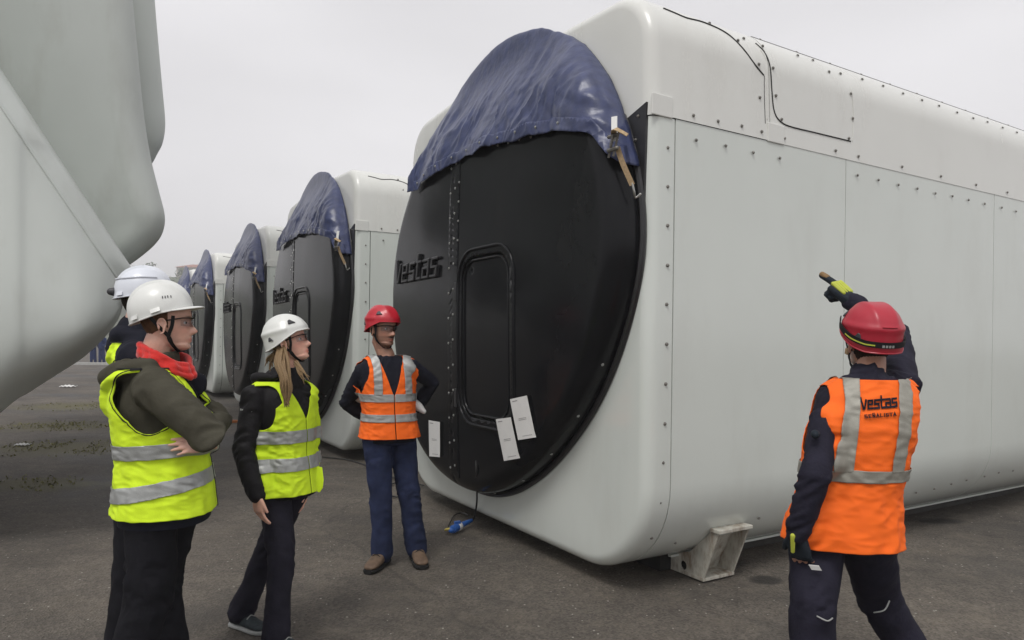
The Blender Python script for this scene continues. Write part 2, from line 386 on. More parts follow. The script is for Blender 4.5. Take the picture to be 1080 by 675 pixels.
def G(x, y, z=0.0):
    p = P(x, y, 1.0); k = (CAMH - z) / (CAMH - p.z); return (p.x * k, k)
STAINS = [(*G(815, 546), .16, .13), (*G(808, 610), .13, .09), (*G(990, 549), .24, .10), (*G(760, 592), .20, .13), (*G(960, 533), .2, .15)]
MOSS = [(*G(62, 449), 1.3, .9), (*G(66, 472), 1.3, .9), (*G(78, 428), 1.3, 1.2), (*G(40, 510), 1.0, .4)]
def make_ground():
    s = []; V = []
    xs = list(np.linspace(-600, -30, 12)) + list(np.linspace(-24, 24, 60)) + list(np.linspace(30, 600, 12))
    ys = list(np.linspace(-200, -10, 6)) + list(np.linspace(-6, 40, 70)) + list(np.linspace(48, 900, 16))
    q = np.array([(x, y, 0) for y in ys for x in xs]); z = gnoise(q * .45 + 7.3) * .012 + gnoise(q * 1.6) * .004
    z = np.where((np.abs(q[:, 0]) > 24) | (q[:, 1] > 40), 0, z)
    q[:, 2] = z - .006
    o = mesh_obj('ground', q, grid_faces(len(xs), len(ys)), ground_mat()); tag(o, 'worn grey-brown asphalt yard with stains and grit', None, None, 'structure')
make_ground()

# ------------------------------------------------------------------ nacelle
NW, ZB, ZT, RB, RT, ZS = 3.68, .10, 3.81, .62, .38, 2.97
NLEN = 9.5
def profile(off=0.0, n=14):
    """closed cross-section (y,z), from the bottom centre up the near side, over the roof, down the far side"""
    P_ = []; rb = RB + off; rt = RT + off
    for k in range(5): P_.append((NW / 2 + (RB - NW / 2) * k / 4, ZB - off))
    for k in range(1, n + 1):
        a = R(90) * k / n; P_.append((RB - rb * math.sin(a), ZB + RB - rb * math.cos(a)))
    for k in range(1, 9): P_.append((-off, ZB + RB + (ZS - ZB - RB) * k / 8))
    lean = .03
    z0 = ZT - RT
    for k in range(1, 4): P_.append((-off + lean * k / 3 * .6, ZS + (z0 - ZS) * k / 3))
    for k in range(1, n + 1):
        a = R(90) * k / n; P_.append((RT + lean * .6 - (rt) * math.cos(a), z0 + rt * math.sin(a)))
    for k in range(1, 7):
        t = k / 6; P_.append((RT + lean * .6 + (NW / 2 - RT - lean * .6) * t, ZT + off + .05 * math.sin(t * math.pi / 2)))
    m = [(NW - y, z) for y, z in P_[::-1]][1:-1]
    return P_ + m
PR = profile(); I_SEAM = 4 + 14 + 8; NP_ = len(PR); I_BOT = 4; FAR_SEAM = NP_ - I_SEAM
def hull_patch(x0, x1, i0, i1, off=0.0, nx=4, lip=.022, front=False, xs=None):
    """skin patch between profile indices with turned-in edges all round"""
    rows = []; pi = profile(off - lip); po = profile(off); idx = [i % NP_ for i in range(i0, i1 + 1)]
    xs = list(np.linspace(x0, x1, nx)) if xs is None else xs
    cols = []
    closed = (i1 - i0) >= NP_
    if closed: idx = idx[:-1]
    for k, i in enumerate(idx):
        cols.append(po[i])
    V = []; nc = len(idx)
    def row(x, pr): 
        r_ = []
        if not closed: r_.append((x, *pi[idx[0]]))
        for i in idx: r_.append((x, *pr[i]))
        if not closed: r_.append((x, *pi[idx[-1]]))
        return r_
    rr = []
    if not front: rr.append(row(x0, pi))
    for x in xs: rr.append(row(x, po))
    rr.append(row(x1, pi))
    nn = len(rr[0])
    for r_ in rr: V += r_
    return V, [f[::-1] for f in grid_faces(nn, len(rr), closed)]
FIL = .085
def front_shell(xe=.19):
    """front ring: filleted front edge plus the flat front face"""
    rows = []
    pc = []
    K = 7
    for k in range(K + 1):
        a = R(90) * (1 - k / K)       # from inside the face to the side
        d = FIL * (1 - math.cos(R(90) * k / K)); 
    for k in range(K + 1):
        th = R(90) * k / K
        off = -FIL * (1 - math.sin(th)); x = FIL * (1 - math.cos(th)); rows.append([(x, y, z) for y, z in profile(off)])
    rows.append([(xe, y, z) for y, z in profile(0)]); rows.append([(xe, y, z) for y, z in profile(-.02)])
    # two inner rings towards the centre of the face
    inner = []
    base = rows[0]
    for s in (.0, .35, .7, .93):
        inner.append([(0.0, 1.84 + (y - 1.84) * s, 2.0 + (z - 2.0) * s) for _, y, z in base])
    rows = inner[1:] + rows
    V = [p for r_ in rows for p in r_]; Fc = [f[::-1] for f in grid_faces(NP_, len(rows), True)]
    V.append((0, 1.84, 2.0)); c = len(V) - 1
    for i in range(NP_): Fc.append((c, i, (i + 1) % NP_))
    return V, Fc
DC = (1.80, 2.15); DR = 1.80; DP = .27; DF = .14
def RK(ph):
    g = np.arange(-40, 401); t = np.interp(g % 360, [0, 20, 32, 45, 62, 90, 120, 150, 180, 195, 210, 228, 246, 262, 273, 281, 292, 303, 315, 330, 345, 360], np.array([1.87, 1.78, 1.66, 1.68, 1.78, 1.83, 1.81, 1.76, 1.74, 1.665, 1.63, 1.61, 1.66, 1.75, 1.81, 1.84, 1.89, 1.95, 1.95, 1.92, 1.89, 1.87]) / 1.80)
    kr = np.exp(-(np.arange(-20, 21) / 9.0) ** 2); t = np.convolve(t, kr / kr.sum(), 'same')
    return np.interp(np.degrees(ph) % 360, g, t)
def rim_pt(p, e=0.0):
    k = (DR + e) * float(RK(np.array([p]))[0]); return DC[0] + k * math.cos(p), DC[1] + k * math.sin(p)
def disc_surface(off=0.0, nr=46, nphi=240, back=0.0, R0=DR):
    """bulged round nose cover: polar rows with slight dome, filleted rim, wall going back; returns rows of (x,y,z,dx?)"""
    rr = []
    for r_ in np.linspace(0.0, R0 - DF, nr): rr.append((r_, -(DP + off) + .05 * (r_ / R0) ** 2 - .0))
    xf = -(DP + off) + .05 * ((R0 - DF) / R0) ** 2
    for k in range(1, 9):
        a = R(90) * k / 8; rr.append((R0 - DF + (DF + off) * math.sin(a), xf + DF * (1 - math.cos(a))))
    for x in np.linspace(xf + DF, back, 4)[1:]: rr.append((R0 + off, x))
    ph = np.linspace(0, 2 * math.pi, nphi, endpoint=False)
    V = []; kk = RK(ph)
    for r_, x in rr:
        r_ = max(r_, .001)
        for p, k in zip(ph, kk):
            z = DC[1] + r_ * k * math.sin(p); t = min(1, max(0, (z - 3.02) / .9)); t = t * t * (3 - 2 * t)
            V.append((x * (1 - .85 * t) if x < 0 else x, DC[0] + r_ * k * math.cos(p), z))
    return np.array(V), grid_faces(nphi, len(rr), True)
def ztop(s): return np.interp(s, [.04, .27, .57, 1.04, 1.6, 2.09, 2.66, 3.46, 3.8], [2.70, 2.93, 3.02, 3.08, 3.13, 3.13, 3.08, 3.02, 3.0])
def rrect_field(y, z, y0, y1, z0, z1, r_):
    cy, cz = (y0 + y1) / 2, (z0 + z1) / 2; qx = np.abs(y - cy) - (y1 - y0) / 2 + r_; qz = np.abs(z - cz) - (z1 - z0) / 2 + r_
    return np.hypot(np.maximum(qx, 0), np.maximum(qz, 0)) + np.minimum(np.maximum(qx, qz), 0) - r_
DOOR = (1.19, 1.95, .98, 2.26, .19)
SEAM = 2.12
def bvh_of(V, Fc): return BVHTree.FromPolygons([tuple(v) for v in V], [tuple(f) for f in Fc])
ROT = math.atan2(.517, .856)
NM = Matrix.Translation((.817, 4.20, 0)) @ Matrix.Rotation(ROT, 4, 'Z'); NMI = NM.inverted()
def strokes(word, h=1.0, gap=.16, slant=.0):
    """squared letter strokes; returns list of polylines in (x, y) with cap height 1"""
    G_ = {'V': [[(.02, 1.08), (.22, .06)], [(.22, .06), (.36, .06), (.60, .86)]], 'e': [[(.06, .44), (.54, .44), (.56, .80), (.06, .80), (.0, .06), (.56, .06)]],
          's': [[(.58, .80), (.06, .80), (.04, .44), (.56, .44), (.54, .06), (-.02, .06)]], 't': [[(.10, 1.12), (.06, .06), (.40, .06)], [(-.02, .80), (.42, .80)]],
          'a': [[(.02, .80), (.58, .80), (.56, .06), (.0, .06), (.02, .46), (.56, .46)]],
          'S': [[(.55, .9), (.05, .9), (.05, .5), (.55, .5), (.55, .1), (0, .1)]], 'E': [[(.55, .9), (.05, .9), (.05, .1), (.55, .1)], [(.05, .5), (.5, .5)]],
          'N': [[(.05, .05), (.05, .95), (.55, .05), (.55, .95)]], 'Ñ': [[(.05, .05), (.05, .95), (.55, .05), (.55, .95)], [(.15, 1.2), (.45, 1.2)]],
          'A': [[(0, .05), (.3, .95), (.6, .05)], [(.12, .35), (.48, .35)]], 'L': [[(.05, .95), (.05, .1), (.55, .1)]], 'I': [[(.1, .05), (.1, .95)]],
          'T': [[(0, .9), (.6, .9)], [(.3, .9), (.3, .05)]]}
    W_ = {'I': .2, 't': .42}
    out = []; x = 0
    for ch in word:
        for pl in G_[ch]: out.append([(x + a + slant * b, b) for a, b in pl])
        x += W_.get(ch, .6) + gap
    return out, x - gap
def stroke_prisms(word, to3d, wd=.17, gap=.2, slant=.1, seg=.12):
    """letter strokes as small beams; to3d(x,y)->(point, normal); returns V,F"""
    pls, W = strokes(word, gap=gap, slant=slant); parts = []
    for pl in pls:
        pts = []
        for a, b in zip(pl[:-1], pl[1:]):
            k = max(1, int(math.hypot(b[0] - a[0], b[1] - a[1]) / seg + .5))
            for j in range(k): pts.append((a[0] + (b[0] - a[0]) * j / k, a[1] + (b[1] - a[1]) * j / k))
        pts.append(pl[-1])
        n = len(pts); V = []; Fc = []
        for i, (x, y) in enumerate(pts):
            a = pts[max(0, i - 1)]; b = pts[min(n - 1, i + 1)]
            # square mitre
            d0 = np.array(pts[i]) - np.array(a); d1 = np.array(b) - np.array(pts[i])
            if np.linalg.norm(d0) < 1e-6: d0 = d1
            if np.linalg.norm(d1) < 1e-6: d1 = d0
            d0 = d0 / np.linalg.norm(d0); d1 = d1 / np.linalg.norm(d1); n0 = np.array([-d0[1], d0[0]]); n1 = np.array([-d1[1], d1[0]])
            nn = n0 + n1; nn = nn / max(.35, float(nn @ nn)) * 2
            e = 0
            if i == 0: x, y = x - d1[0] * wd * .5, y - d1[1] * wd * .5
            if i == n - 1: x, y = x + d0[0] * wd * .5, y + d0[1] * wd * .5
            for sgn, up in ((-1, 0), (1, 0), (1, 1), (-1, 1)):
                V.append(to3d((x + nn[0] * sgn * wd / 2) / W, y + nn[1] * sgn * wd / 2, up))
        for i in range(n - 1):
            for j in range(4): Fc.append((i * 4 + j, i * 4 + (j + 1) % 4, i * 4 + 4 + (j + 1) % 4, i * 4 + 4 + j))
        Fc += [(3, 2, 1, 0), (n * 4 - 4, n * 4 - 3, n * 4 - 2, n * 4 - 1)]
        parts.append((V, Fc))
    return join(parts)
def bolt_mesh(r_=.0095, h=.009):
    V = []; Fc = []
    prof = [(r_ * 1.25, 0), (r_ * 1.25, h * .25), (r_, h * .3), (r_ * .85, h * .85), (r_ * .4, h), (0.001, h)]
    for q, z in prof:
        for i in range(6): V.append((q * math.cos(i * math.pi / 3), q * math.sin(i * math.pi / 3), z))
    Fc = grid_faces(6, len(prof), True)
    me = bpy.data.meshes.new('bolt'); me.from_pydata(V, [], Fc); me.update(); return me
BOLT = bolt_mesh(); BOLT.materials.append(M['boltd']); BOLT2 = bolt_mesh(.009, .007); BOLT2.materials.append(M['steel'])
def put_bolt(parent, p, n, me=None, name='bolt'):
    o = bpy.data.objects.new(name, me or BOLT); COL.objects.link(o); o.parent = parent; o.location = p
    o.rotation_mode = 'QUATERNION'; o.rotation_quaternion = Vector(n).to_track_quat('Z', 'Y'); return o

def build_nacelle():
    root = empty('nacelle', (.817, 4.20, 0), ROT)
    # inner dark core, just below the skins
    V = []; xs = [.16, 3, 6, NLEN]
    for x in xs: V += [(x, y, z) for y, z in profile(-.018)]
    Fc = [f[::-1] for f in grid_faces(NP_, len(xs), True)] + [tuple(range(NP_)), tuple(range(3 * NP_, 4 * NP_))[::-1]]
    mesh_obj('inner_hull', V, Fc, M['core'], root, smooth=False)
    V, Fc = front_shell(); A0 = np.array(V, float)
    A1, F1 = clip(A0, Fc, ZS - .003 - A0[:, 2]); mesh_obj('front_shell', A1, F1, M['gel'], root)
    V, Fc = front_shell(1.06); A0 = np.array(V, float); A0[:, 1] = 1.84 + (A0[:, 1] - 1.84) * 1.003
    A1, F1 = clip(A0, Fc, A0[:, 2] - ZS - .003); A1[:, 0] -= .004; hd = mesh_obj('hood', A1, F1, M['gel_lit'], root)
    put_bolt(root, (-.004, .95, 3.66), (-1, 0, 0)); put_bolt(root, (-.004, .80, 3.62), (-1, 0, 0))
    joints = [.196, 1.91, 4.10, 6.4, NLEN]
    g = .004
    for a, b in zip(joints[:-1], joints[1:]):
        V, Fc = hull_patch(a + g, b - g, 3, I_SEAM, 0); mesh_obj('side_panel', V, Fc, M['gel'], root)
    V, Fc = hull_patch(.196 + g, NLEN, FAR_SEAM, NP_ - 3, 0); mesh_obj('side_panel', V, Fc, M['gel'], root)
    V, Fc = hull_patch(.196 + g, NLEN, NP_ - 3, NP_ + 3, 0); mesh_obj('belly_panel', V, Fc, M['gel'], root)
    # upper shell stands a little proud of the side panels
    V, Fc = hull_patch(1.068, NLEN, I_SEAM, FAR_SEAM, .004, nx=8); roof = mesh_obj('roof_shell', V, Fc, M['gel_lit'], root)
    # front hood cap: upper part of the front ring
    # rear wall
    V = [(NLEN + .01, y, z) for y, z in profile(0)]; mesh_obj('rear_wall', V, [tuple(range(NP_))[::-1]], M['gel'], root, smooth=False)
    # ---- black nose cover in two panels with door
    A, Fd = disc_surface(); y, z = A[:, 1], A[:, 2]; front = A[:, 0] < -.02
    door = rrect_field(y, z, *DOOR)
    for nm, fld in (('cover_panel', np.minimum(SEAM - .004 - y, np.minimum(ztop(y) - z, door))), ('cover_panel', np.minimum(y - SEAM - .004, ztop(y) - z)), ('door', -door - .012)):
        f2 = fld
        if nm == 'door': f2 = np.where(A[:, 0] < -.1, fld, -1)
        A2, F2 = clip(A, Fd, f2)
        A2 = A2.copy()
        if nm == 'door': A2[:, 0] += .018
        o = mesh_obj(nm, A2, F2, M['black'], root); solid(o, .02)
    # rim flange against the white face
    ph = np.linspace(0, 2 * math.pi, 200, endpoint=False); pts = [(-.012, *rim_pt(p, .02)) for p in ph if DC[1] + DR * math.sin(p) < 3.05]
    k0 = next(i for i in range(len(pts)) if i and (Vector(pts[i]) - Vector(pts[i - 1])).length > .3) if any((Vector(pts[i]) - Vector(pts[i - 1])).length > .3 for i in range(1, len(pts))) else 0
    pts = pts[k0:] + pts[:k0]
    V, Fc = tube(pts, .022, 8); mesh_obj('cover_rim', V, Fc, M['blackr'], root)
    # disc surface depth lookup
    bv = bvh_of(A, Fd)
    def on_cover(y, z, off=0.0):
        h = bv.ray_cast(Vector((-2, y, z)), Vector((1, 0, 0)))
        return Vector((h[0].x - off, y, z))
    # door frame mouldings
    def rr_path(e, n=10):
        y0, y1, z0, z1, r_ = DOOR; y0 -= e; y1 += e; z0 -= e; z1 += e; r_ = r_ + e; out = []
        for cy, cz, a0 in ((y1 - r_, z1 - r_, 0), (y0 + r_, z1 - r_, 90), (y0 + r_, z0 + r_, 180), (y1 - r_, z0 + r_, 270)):
            for k in range(n + 1):
                a = R(a0 + 90 * k / n); out.append((cy + r_ * math.cos(a), cz + r_ * math.sin(a)))
        out2 = []
        for i in range(len(out)):
            a, b = out[i], out[(i + 1) % len(out)]; kk = max(1, int(math.hypot(b[0] - a[0], b[1] - a[1]) / .12))
            for j in range(kk): out2.append((a[0] + (b[0] - a[0]) * j / kk, a[1] + (b[1] - a[1]) * j / kk))
        return out2 + [out2[0]]
    V, Fc = tube([on_cover(a, b, .0) for a, b in rr_path(.055)], .015, 10); mesh_obj('door_frame', V, Fc, M['black'], root)
    V, Fc = tube([on_cover(a, b, -.012) for a, b in rr_path(-.03)], .010, 8); mesh_obj('door_frame', V, Fc, M['black'], root)
    # hinges
    for zz in (1.12, 2.0):
        V, Fc = box(on_cover(2.035, zz, .006), (.02, .035, .15)); bevel(mesh_obj('hinge', V, Fc, M['blackr'], root, smooth=False), .004)
    # seam flange
    fl = np.minimum(.085 - np.abs(y - SEAM + .02), ztop(y) - z - .01); fl = np.where(z > DC[1] - DR + .10, fl, -1); A2, F2 = clip(A, Fd, np.where(A[:, 0] < -.12, fl, -1)); A2 = A2.copy(); A2[:, 0] -= .006
    s_ = (A2[:, 1] - SEAM); fl1 = np.abs(s_) - .006
    A3, F3 = clip(A2, F2, fl1)
    solid(mesh_obj('seam_flange', A3, F3, M['black'], root), .008)
    for i, zz in enumerate(np.arange(.52, 3.05, .21)):
        put_bolt(root, on_cover(SEAM + .045, zz, .008), (-1, 0, 0), BOLT2); 
        put_bolt(root, on_cover(SEAM - .04, zz + .03, .008), (-1, 0, 0), BOLT2)
    for i, zz in enumerate(np.arange(2.42, 3.05, .16)): put_bolt(root, on_cover(SEAM - .10, zz, .002), (-1, 0, 0), BOLT2)
    for a in np.arange(205, 340, 15):
        put_bolt(root, (-.10, *rim_pt(R(a), .002)), (0, math.cos(R(a)), math.sin(R(a))), BOLT2)
    for yy in (1.4, 1.25, 1.1, .95): put_bolt(root, on_cover(yy, float(ztop(yy)) - .05, .001), (-1, 0, 0), BOLT2)
    # raised lettering
    def t3(x, yy, up):
        p = on_cover(3.41 - x * 1.02, 2.145 + yy * .205, 0)
        p.x -= (.032 if up else -.004); return p
    V, Fc = stroke_prisms('Vestas', t3, wd=.125, gap=.27, slant=.12); bevel(mesh_obj('lettering', V, Fc, M['blackr'], root, smooth=False), .006, 1)
    # black corner plates filling the gap between the cover and the front edge, both sides
    for sgn in (1, -1):
        pl = [(.06, 2.93), (.06, 1.95), (.22, 1.95), (.22, 2.2), (.30, 2.75)]
        pl = [(.04, 3.05), (.055, 2.15), (.10, 1.9), (.5, 1.9), (.5, 2.9), (.3, 2.97)]
        if sgn < 0: pl = [(NW - a, b) for a, b in pl][::-1]
        n = len(pl); V = [(-.006, a, b) for a, b in pl] + [(.06, a, b) for a, b in pl]
        Fc = [tuple(range(n)), tuple(range(n, 2 * n))[::-1]] + [(i, n + i, n + (i + 1) % n, (i + 1) % n) for i in range(n)]
        mesh_obj('corner_plate', V, Fc, M['blackr'], root, smooth=False)
    put_bolt(root, (-.008, .11, 2.98), (-1, 0, 0)); put_bolt(root, (-.008, .13, 2.84), (-1, 0, 0)); put_bolt(root, (-.008, .12, 2.6), (-1, 0, 0))
    # pads at the seam corners
    return root
NAC = build_nacelle()
bpy.context.view_layer.update()
tag(NAC, 'nearest and largest nacelle, black nose cover with two papers beside its door', 'nacelle', 'wind turbine nacelles parked in a row')
# surface of the nearest nacelle as seen on its near side, for fittings
_V, _F = [], []
_xs = [.0, .15, .3, 1, 2, 3, 4, 5, 6, 8, NLEN]
for x in _xs: _V += [(x, y, z) for y, z in profile(.005 if x > 0 else -FIL)]
_BH = bvh_of(_V, [f[::-1] for f in grid_faces(NP_, len(_xs), True)])
def on_hull(px, py):
    o = NMI @ Vector((0, 0, CAMH)); d = NMI.to_3x3() @ (P(px, py, 1) - Vector((0, 0, CAMH)))
    h = _BH.ray_cast(o, d.normalized())
    if h[0] is None: return None
    n = h[1]; n = n if n.dot(d) < 0 else -n
    return h[0], n
def hull_bolts(pxs, me=None):
    for a in pxs:
        h = on_hull(*a)
        if h: put_bolt(NAC, h[0] + h[1] * .003, h[1], me)
def lerp_px(a, b, n): return [(a[0] + (b[0] - a[0]) * i / (n - 1), a[1] + (b[1] - a[1]) * i / (n - 1)) for i in range(n)]
hull_bolts([(704, 115), (731, 122), (757, 128), (782, 133), (803, 139), (827, 146), (881, 159), (905, 165), (951, 176), (992, 186), (1029, 195), (1062, 203)])
hull_bolts([(734, 148), (765, 154), (794, 161), (822, 167), (904, 185), (926, 190), (947, 195), (967, 199), (986, 204), (1004, 207), (1021, 211), (1038, 215), (1056, 219), (1071, 223)])
hull_bolts([(704, 156), (704, 197), (704, 238), (704, 280), (703, 321), (703, 363), (702, 405), (701, 447), (699, 488), (696, 530), (687, 567)])
hull_bolts([(801, 103), (800, 68), (778, 43), (784, 41), (748, 25)])
hull_bolts([(804, 49), (815, 72), (818, 101), (824, 126), (886, 78), (897, 99), (899, 125), (895, 146), (841, 59), (857, 64), (874, 76)])
hull_bolts([(909, 84), (931, 91), (952, 99), (972, 106), (990, 112), (1009, 119), (1026, 125), (1041, 129), (1057, 135), (1072, 140)], BOLT)
hull_bolts([(712, 572), (764, 556), (800, 546), (966, 519), (985, 515), (1003, 510), (1019, 506), (1038, 502), (1053, 498), (1068, 496)])
def seal(pxs, r_=.006, name='sealant_line', m='core', k=5):
    pts = []
    for a in pxs:
        h = on_hull(*a)
        if h: pts.append(h[0] + h[1] * .001)
    if len(pts) > 1:
        V, Fc = tube(smooth_path(pts, k), r_, 6); mesh_obj(name, V, Fc, M[m], NAC)
seal([(700, 9), (712, 14), (724, 19), (740, 23), (757, 30), (770, 38), (784, 52), (796, 68), (805, 79)], .0055)
seal([(797, 46), (806, 55), (812, 70), (814, 95), (816, 115), (821, 126), (832, 133), (860, 140), (897, 149)], .0045)
seal([(806, 80), (806, 100), (807, 130)], .0025)
seal([(802, 53), (808, 64), (808, 80), (809, 105), (809, 126)], .004, 'joint_ridge', 'gel_lit')
seal([(899, 149), (900, 120), (898, 95), (890, 76)], .0025, 'hatch_edge', 'gel_lit')
# long sealed joint along the roof edge
def roof_point(x, ang):
    a = R(ang); return Vector((x, RT + .018 - (RT + .004) * math.cos(a), ZT - RT + (RT + .004) * math.sin(a)))
V, Fc = tube([roof_point(x, 66) for x in np.linspace(1.15, NLEN - .2, 20)], .009, 6); mesh_obj('roof_joint', V, Fc, M['core'], NAC)
for x in np.arange(1.3, NLEN - .3, .9):
    V, Fc = box(roof_point(x + .2, 69), (.16, .03, .016), Matrix.Rotation(R(21), 3, 'X')); mesh_obj('roof_clip', V, Fc, M['boltd'], NAC, smooth=False)
for x in np.arange(1.2, 8.6, .4): put_bolt(NAC, roof_point(x, 60), (0, -.5, .87), BOLT)
# small raised pads on the seam
for (x, z) in ((.02, 3.03), (1.06, 3.03)):
    V, Fc = box((x + .06, -.005, z), (.17, .010, .13)); bevel(mesh_obj('joint_pad', V, Fc, M['gel_lit'], NAC, smooth=False), .006)
# flange strip under the near side
V, Fc = box((5.0, .42, .12), (8.8, .03, .016)); mesh_obj('bottom_flange', V, Fc, M['gel'], NAC, smooth=False)

# ------------------------------------------------------------------ tarpaulin on each nose
def build_tarp():
    A, Fd = disc_surface(off=.03, nr=80, nphi=480, back=-.02, R0=DR + .02)
    A = A[:]; y, z = A[:, 1], A[:, 2]; zl = ztop(y) - .06
    cx = (y - DC[0]); ang = np.arctan2(z - DC[1], cx); rad = np.hypot(cx, z - DC[1])
    # folds: run from the crown down to the hem, bunching at the tied right corner
    u_ = y * .85 + (z - 3.0) * .38
    q = np.stack([u_ * 3.1, z * 1.0, np.full_like(z, 3.1)], 1); q2 = np.stack([u_ * 6.5 + gnoise(np.stack([y * 2, z * 2, z * 0], 1)) * 1.5, z * 1.6, np.full_like(z, 7.7)], 1)
    qd = np.stack([rad * 5, ang * 4, np.full_like(z, 1.3)], 1); q3 = np.stack([u_ * 22 + z * 3, z * 6, z * 0 + 2.2], 1)
    mod = np.clip(.55 + 1.3 * gnoise(np.stack([y * 1.3, z * 1.5, z * 0 + 4.4], 1)), .1, 1.2)
    fold = .085 * gnoise(q) + mod * .034 * (ridged(q2) - .3) + mod * .006 * ridged(q3) + .03 * gnoise(qd)
    cq = np.stack([y * 5 + gnoise(np.stack([y * 3, z * 3, z * 0], 1)) * 2, z * 3.2, z * 0 + 6], 1)
    crease = np.maximum(0, 1 - np.abs(gnoise(cq)) * 9) * .010 + np.maximum(0, 1 - np.abs(gnoise(cq * 1.8 + 4)) * 7) * .004
    fold = fold + crease
    near = np.exp(-((y - .35) / .45) ** 2) * np.exp(-((z - 2.85) / .35) ** 2)
    qn = np.stack([(z * 6 - y * 3.4), y * 1.5, z * 0 + 5], 1); fold = fold + near * .025 * ridged(qn)
    face = np.clip((-A[:, 0] - .05) / .15, 0, 1)
    A = A.copy(); A[:, 0] -= fold * face * .9 + .012 * face
    sc = 1 + fold * .12; A[:, 1] = DC[0] + cx * sc; A[:, 2] = DC[1] + (z - DC[1]) * sc
    hemw = gnoise(np.stack([y * 5, y * 0, y * 0 + 9], 1)) * .045
    f = np.minimum(z - (zl + hemw), 3.06 + hemw - y)
    f = np.where(z > DC[1], f, -1)
    A2, F2 = clip(A, Fd, f)
    root = mesh_obj('tarpaulin', A2, F2, M['tarp'], None); solid(root, .002)
    # hem fold
    f3 = np.minimum(f, .09 - f); A3, F3 = clip(A, Fd, np.where(A[:, 0] < -.06, f3, -1)); A3 = A3.copy(); A3[:, 0] -= .004
    solid(mesh_obj('hem', A3, F3, M['tarp'], root), .002)
    bv = bvh_of(A, Fd)
    for yy in np.arange(.55, 3.5, .26):
        h = bv.ray_cast(Vector((-2, yy, float(ztop(yy)) - .01)), Vector((1, 0, 0)))
        if h[0]: put_bolt(root, h[0] + Vector((-.008, 0, 0)), (-1, 0, 0), BOLT2, 'eyelet')
    root.matrix_world = NM.copy()
    return root
TARP = build_tarp(); tag(TARP, 'blue tarpaulin tied over the top of the nearest nacelle nose', 'tarpaulin', 'blue tarpaulins over the nacelle noses')
def build_strap():
    SX, SY, SZ = .05, -.05, -.03
    root = empty('ratchet_strap', (0, 0, 0))
    p = [(-.26, .16, 2.93), (-.255, .135, 2.84), (-.25, .12, 2.75)]
    pts = [Vector(a) for a in ((-.235, .17, 2.98), (-.25, .15, 2.9), (-.26, .125, 2.82))]
    V, Fc = ribbon(smooth_path(pts), Vector((-.8, -.6, 0)), .036, .003); mesh_obj('webbing', V, Fc, M['paper'], root)
    pts = [Vector(a) for a in ((-.25, .12, 2.78), (-.22, .10, 2.68), (-.17, .075, 2.56))]
    V, Fc = ribbon(smooth_path(pts), Vector((-.8, -.6, 0)), .032, .004); mesh_obj('webbing', V, Fc, M['web'], root)
    pts = [Vector(a) for a in ((-.27, .13, 2.86), (-.30, .08, 2.87), (-.25, .03, 2.83))]
    V, Fc = ribbon(smooth_path(pts), Vector((-.5, -.3, .8)), .035, .005); mesh_obj('webbing', V, Fc, M['web'], root)
    rt = Matrix.Rotation(R(20), 3, 'X') @ Matrix.Rotation(R(-30), 3, 'Z')
    parts = [box((-.268, .11, 2.80), (.012, .012, .15), rt), box((-.268, .155, 2.80), (.012, .012, .15), rt), tube([(-.27, .10, 2.85), (-.275, .17, 2.85)], .012, 8), tube([(-.27, .10, 2.77), (-.275, .17, 2.77)], .014, 8), box((-.285, .135, 2.82), (.006, .045, .07), rt)]
    V, Fc = join(parts); mesh_obj('ratchet_buckle', V, Fc, M['boltd'], root, smooth=False)
    V, Fc = tube(smooth_path([(-.17, .075, 2.57), (-.16, .07, 2.52), (-.14, .08, 2.49), (-.12, .06, 2.51)]), .007, 8); mesh_obj('hook', V, Fc, M['steel'], root)
    for c in root.children: c.location = (SX, SY, SZ)
    root.matrix_world = NM.copy(); return root
STRAP = build_strap(); tag(STRAP, 'tan ratchet strap holding the tarpaulin on the nearest nacelle', 'ratchet strap', 'ratchet straps tying the tarpaulins')
U_ = Vector((-.517, .856, 0)); W_ = Vector((.856, .517, 0))
SH = [(5.43, 0), (10.84, .06), (16.29, -.08), (21.7, 0)]
lab = ['second nacelle from the front, behind the woman and the red-helmeted man', 'third nacelle of the row, its nose just left of the woman in white helmet', 'fourth nacelle of the row, partly behind the bareheaded gap of the left man', 'last and farthest nacelle, a sliver beside the pale block of flats']
lab[2] = 'fourth nacelle of the row, right of the face of the man in olive jacket'
ordn = ['second', 'third', 'fourth', 'fifth']
for (a, b), lb, od in zip(SH, lab, ordn):
    off = U_ * a + W_ * b
    c = copy_tree(NAC); c.location = NAC.location + off; c['label'] = lb
    c = copy_tree(TARP); c.matrix_world = Matrix.Translation(off) @ TARP.matrix_world; c['label'] = 'blue tarpaulin over the nose of the %s nacelle from the front' % od
    c = copy_tree(STRAP); c.matrix_world = Matrix.Translation(off) @ STRAP.matrix_world; c['label'] = 'tan ratchet strap on the nose of the %s nacelle from the front' % od

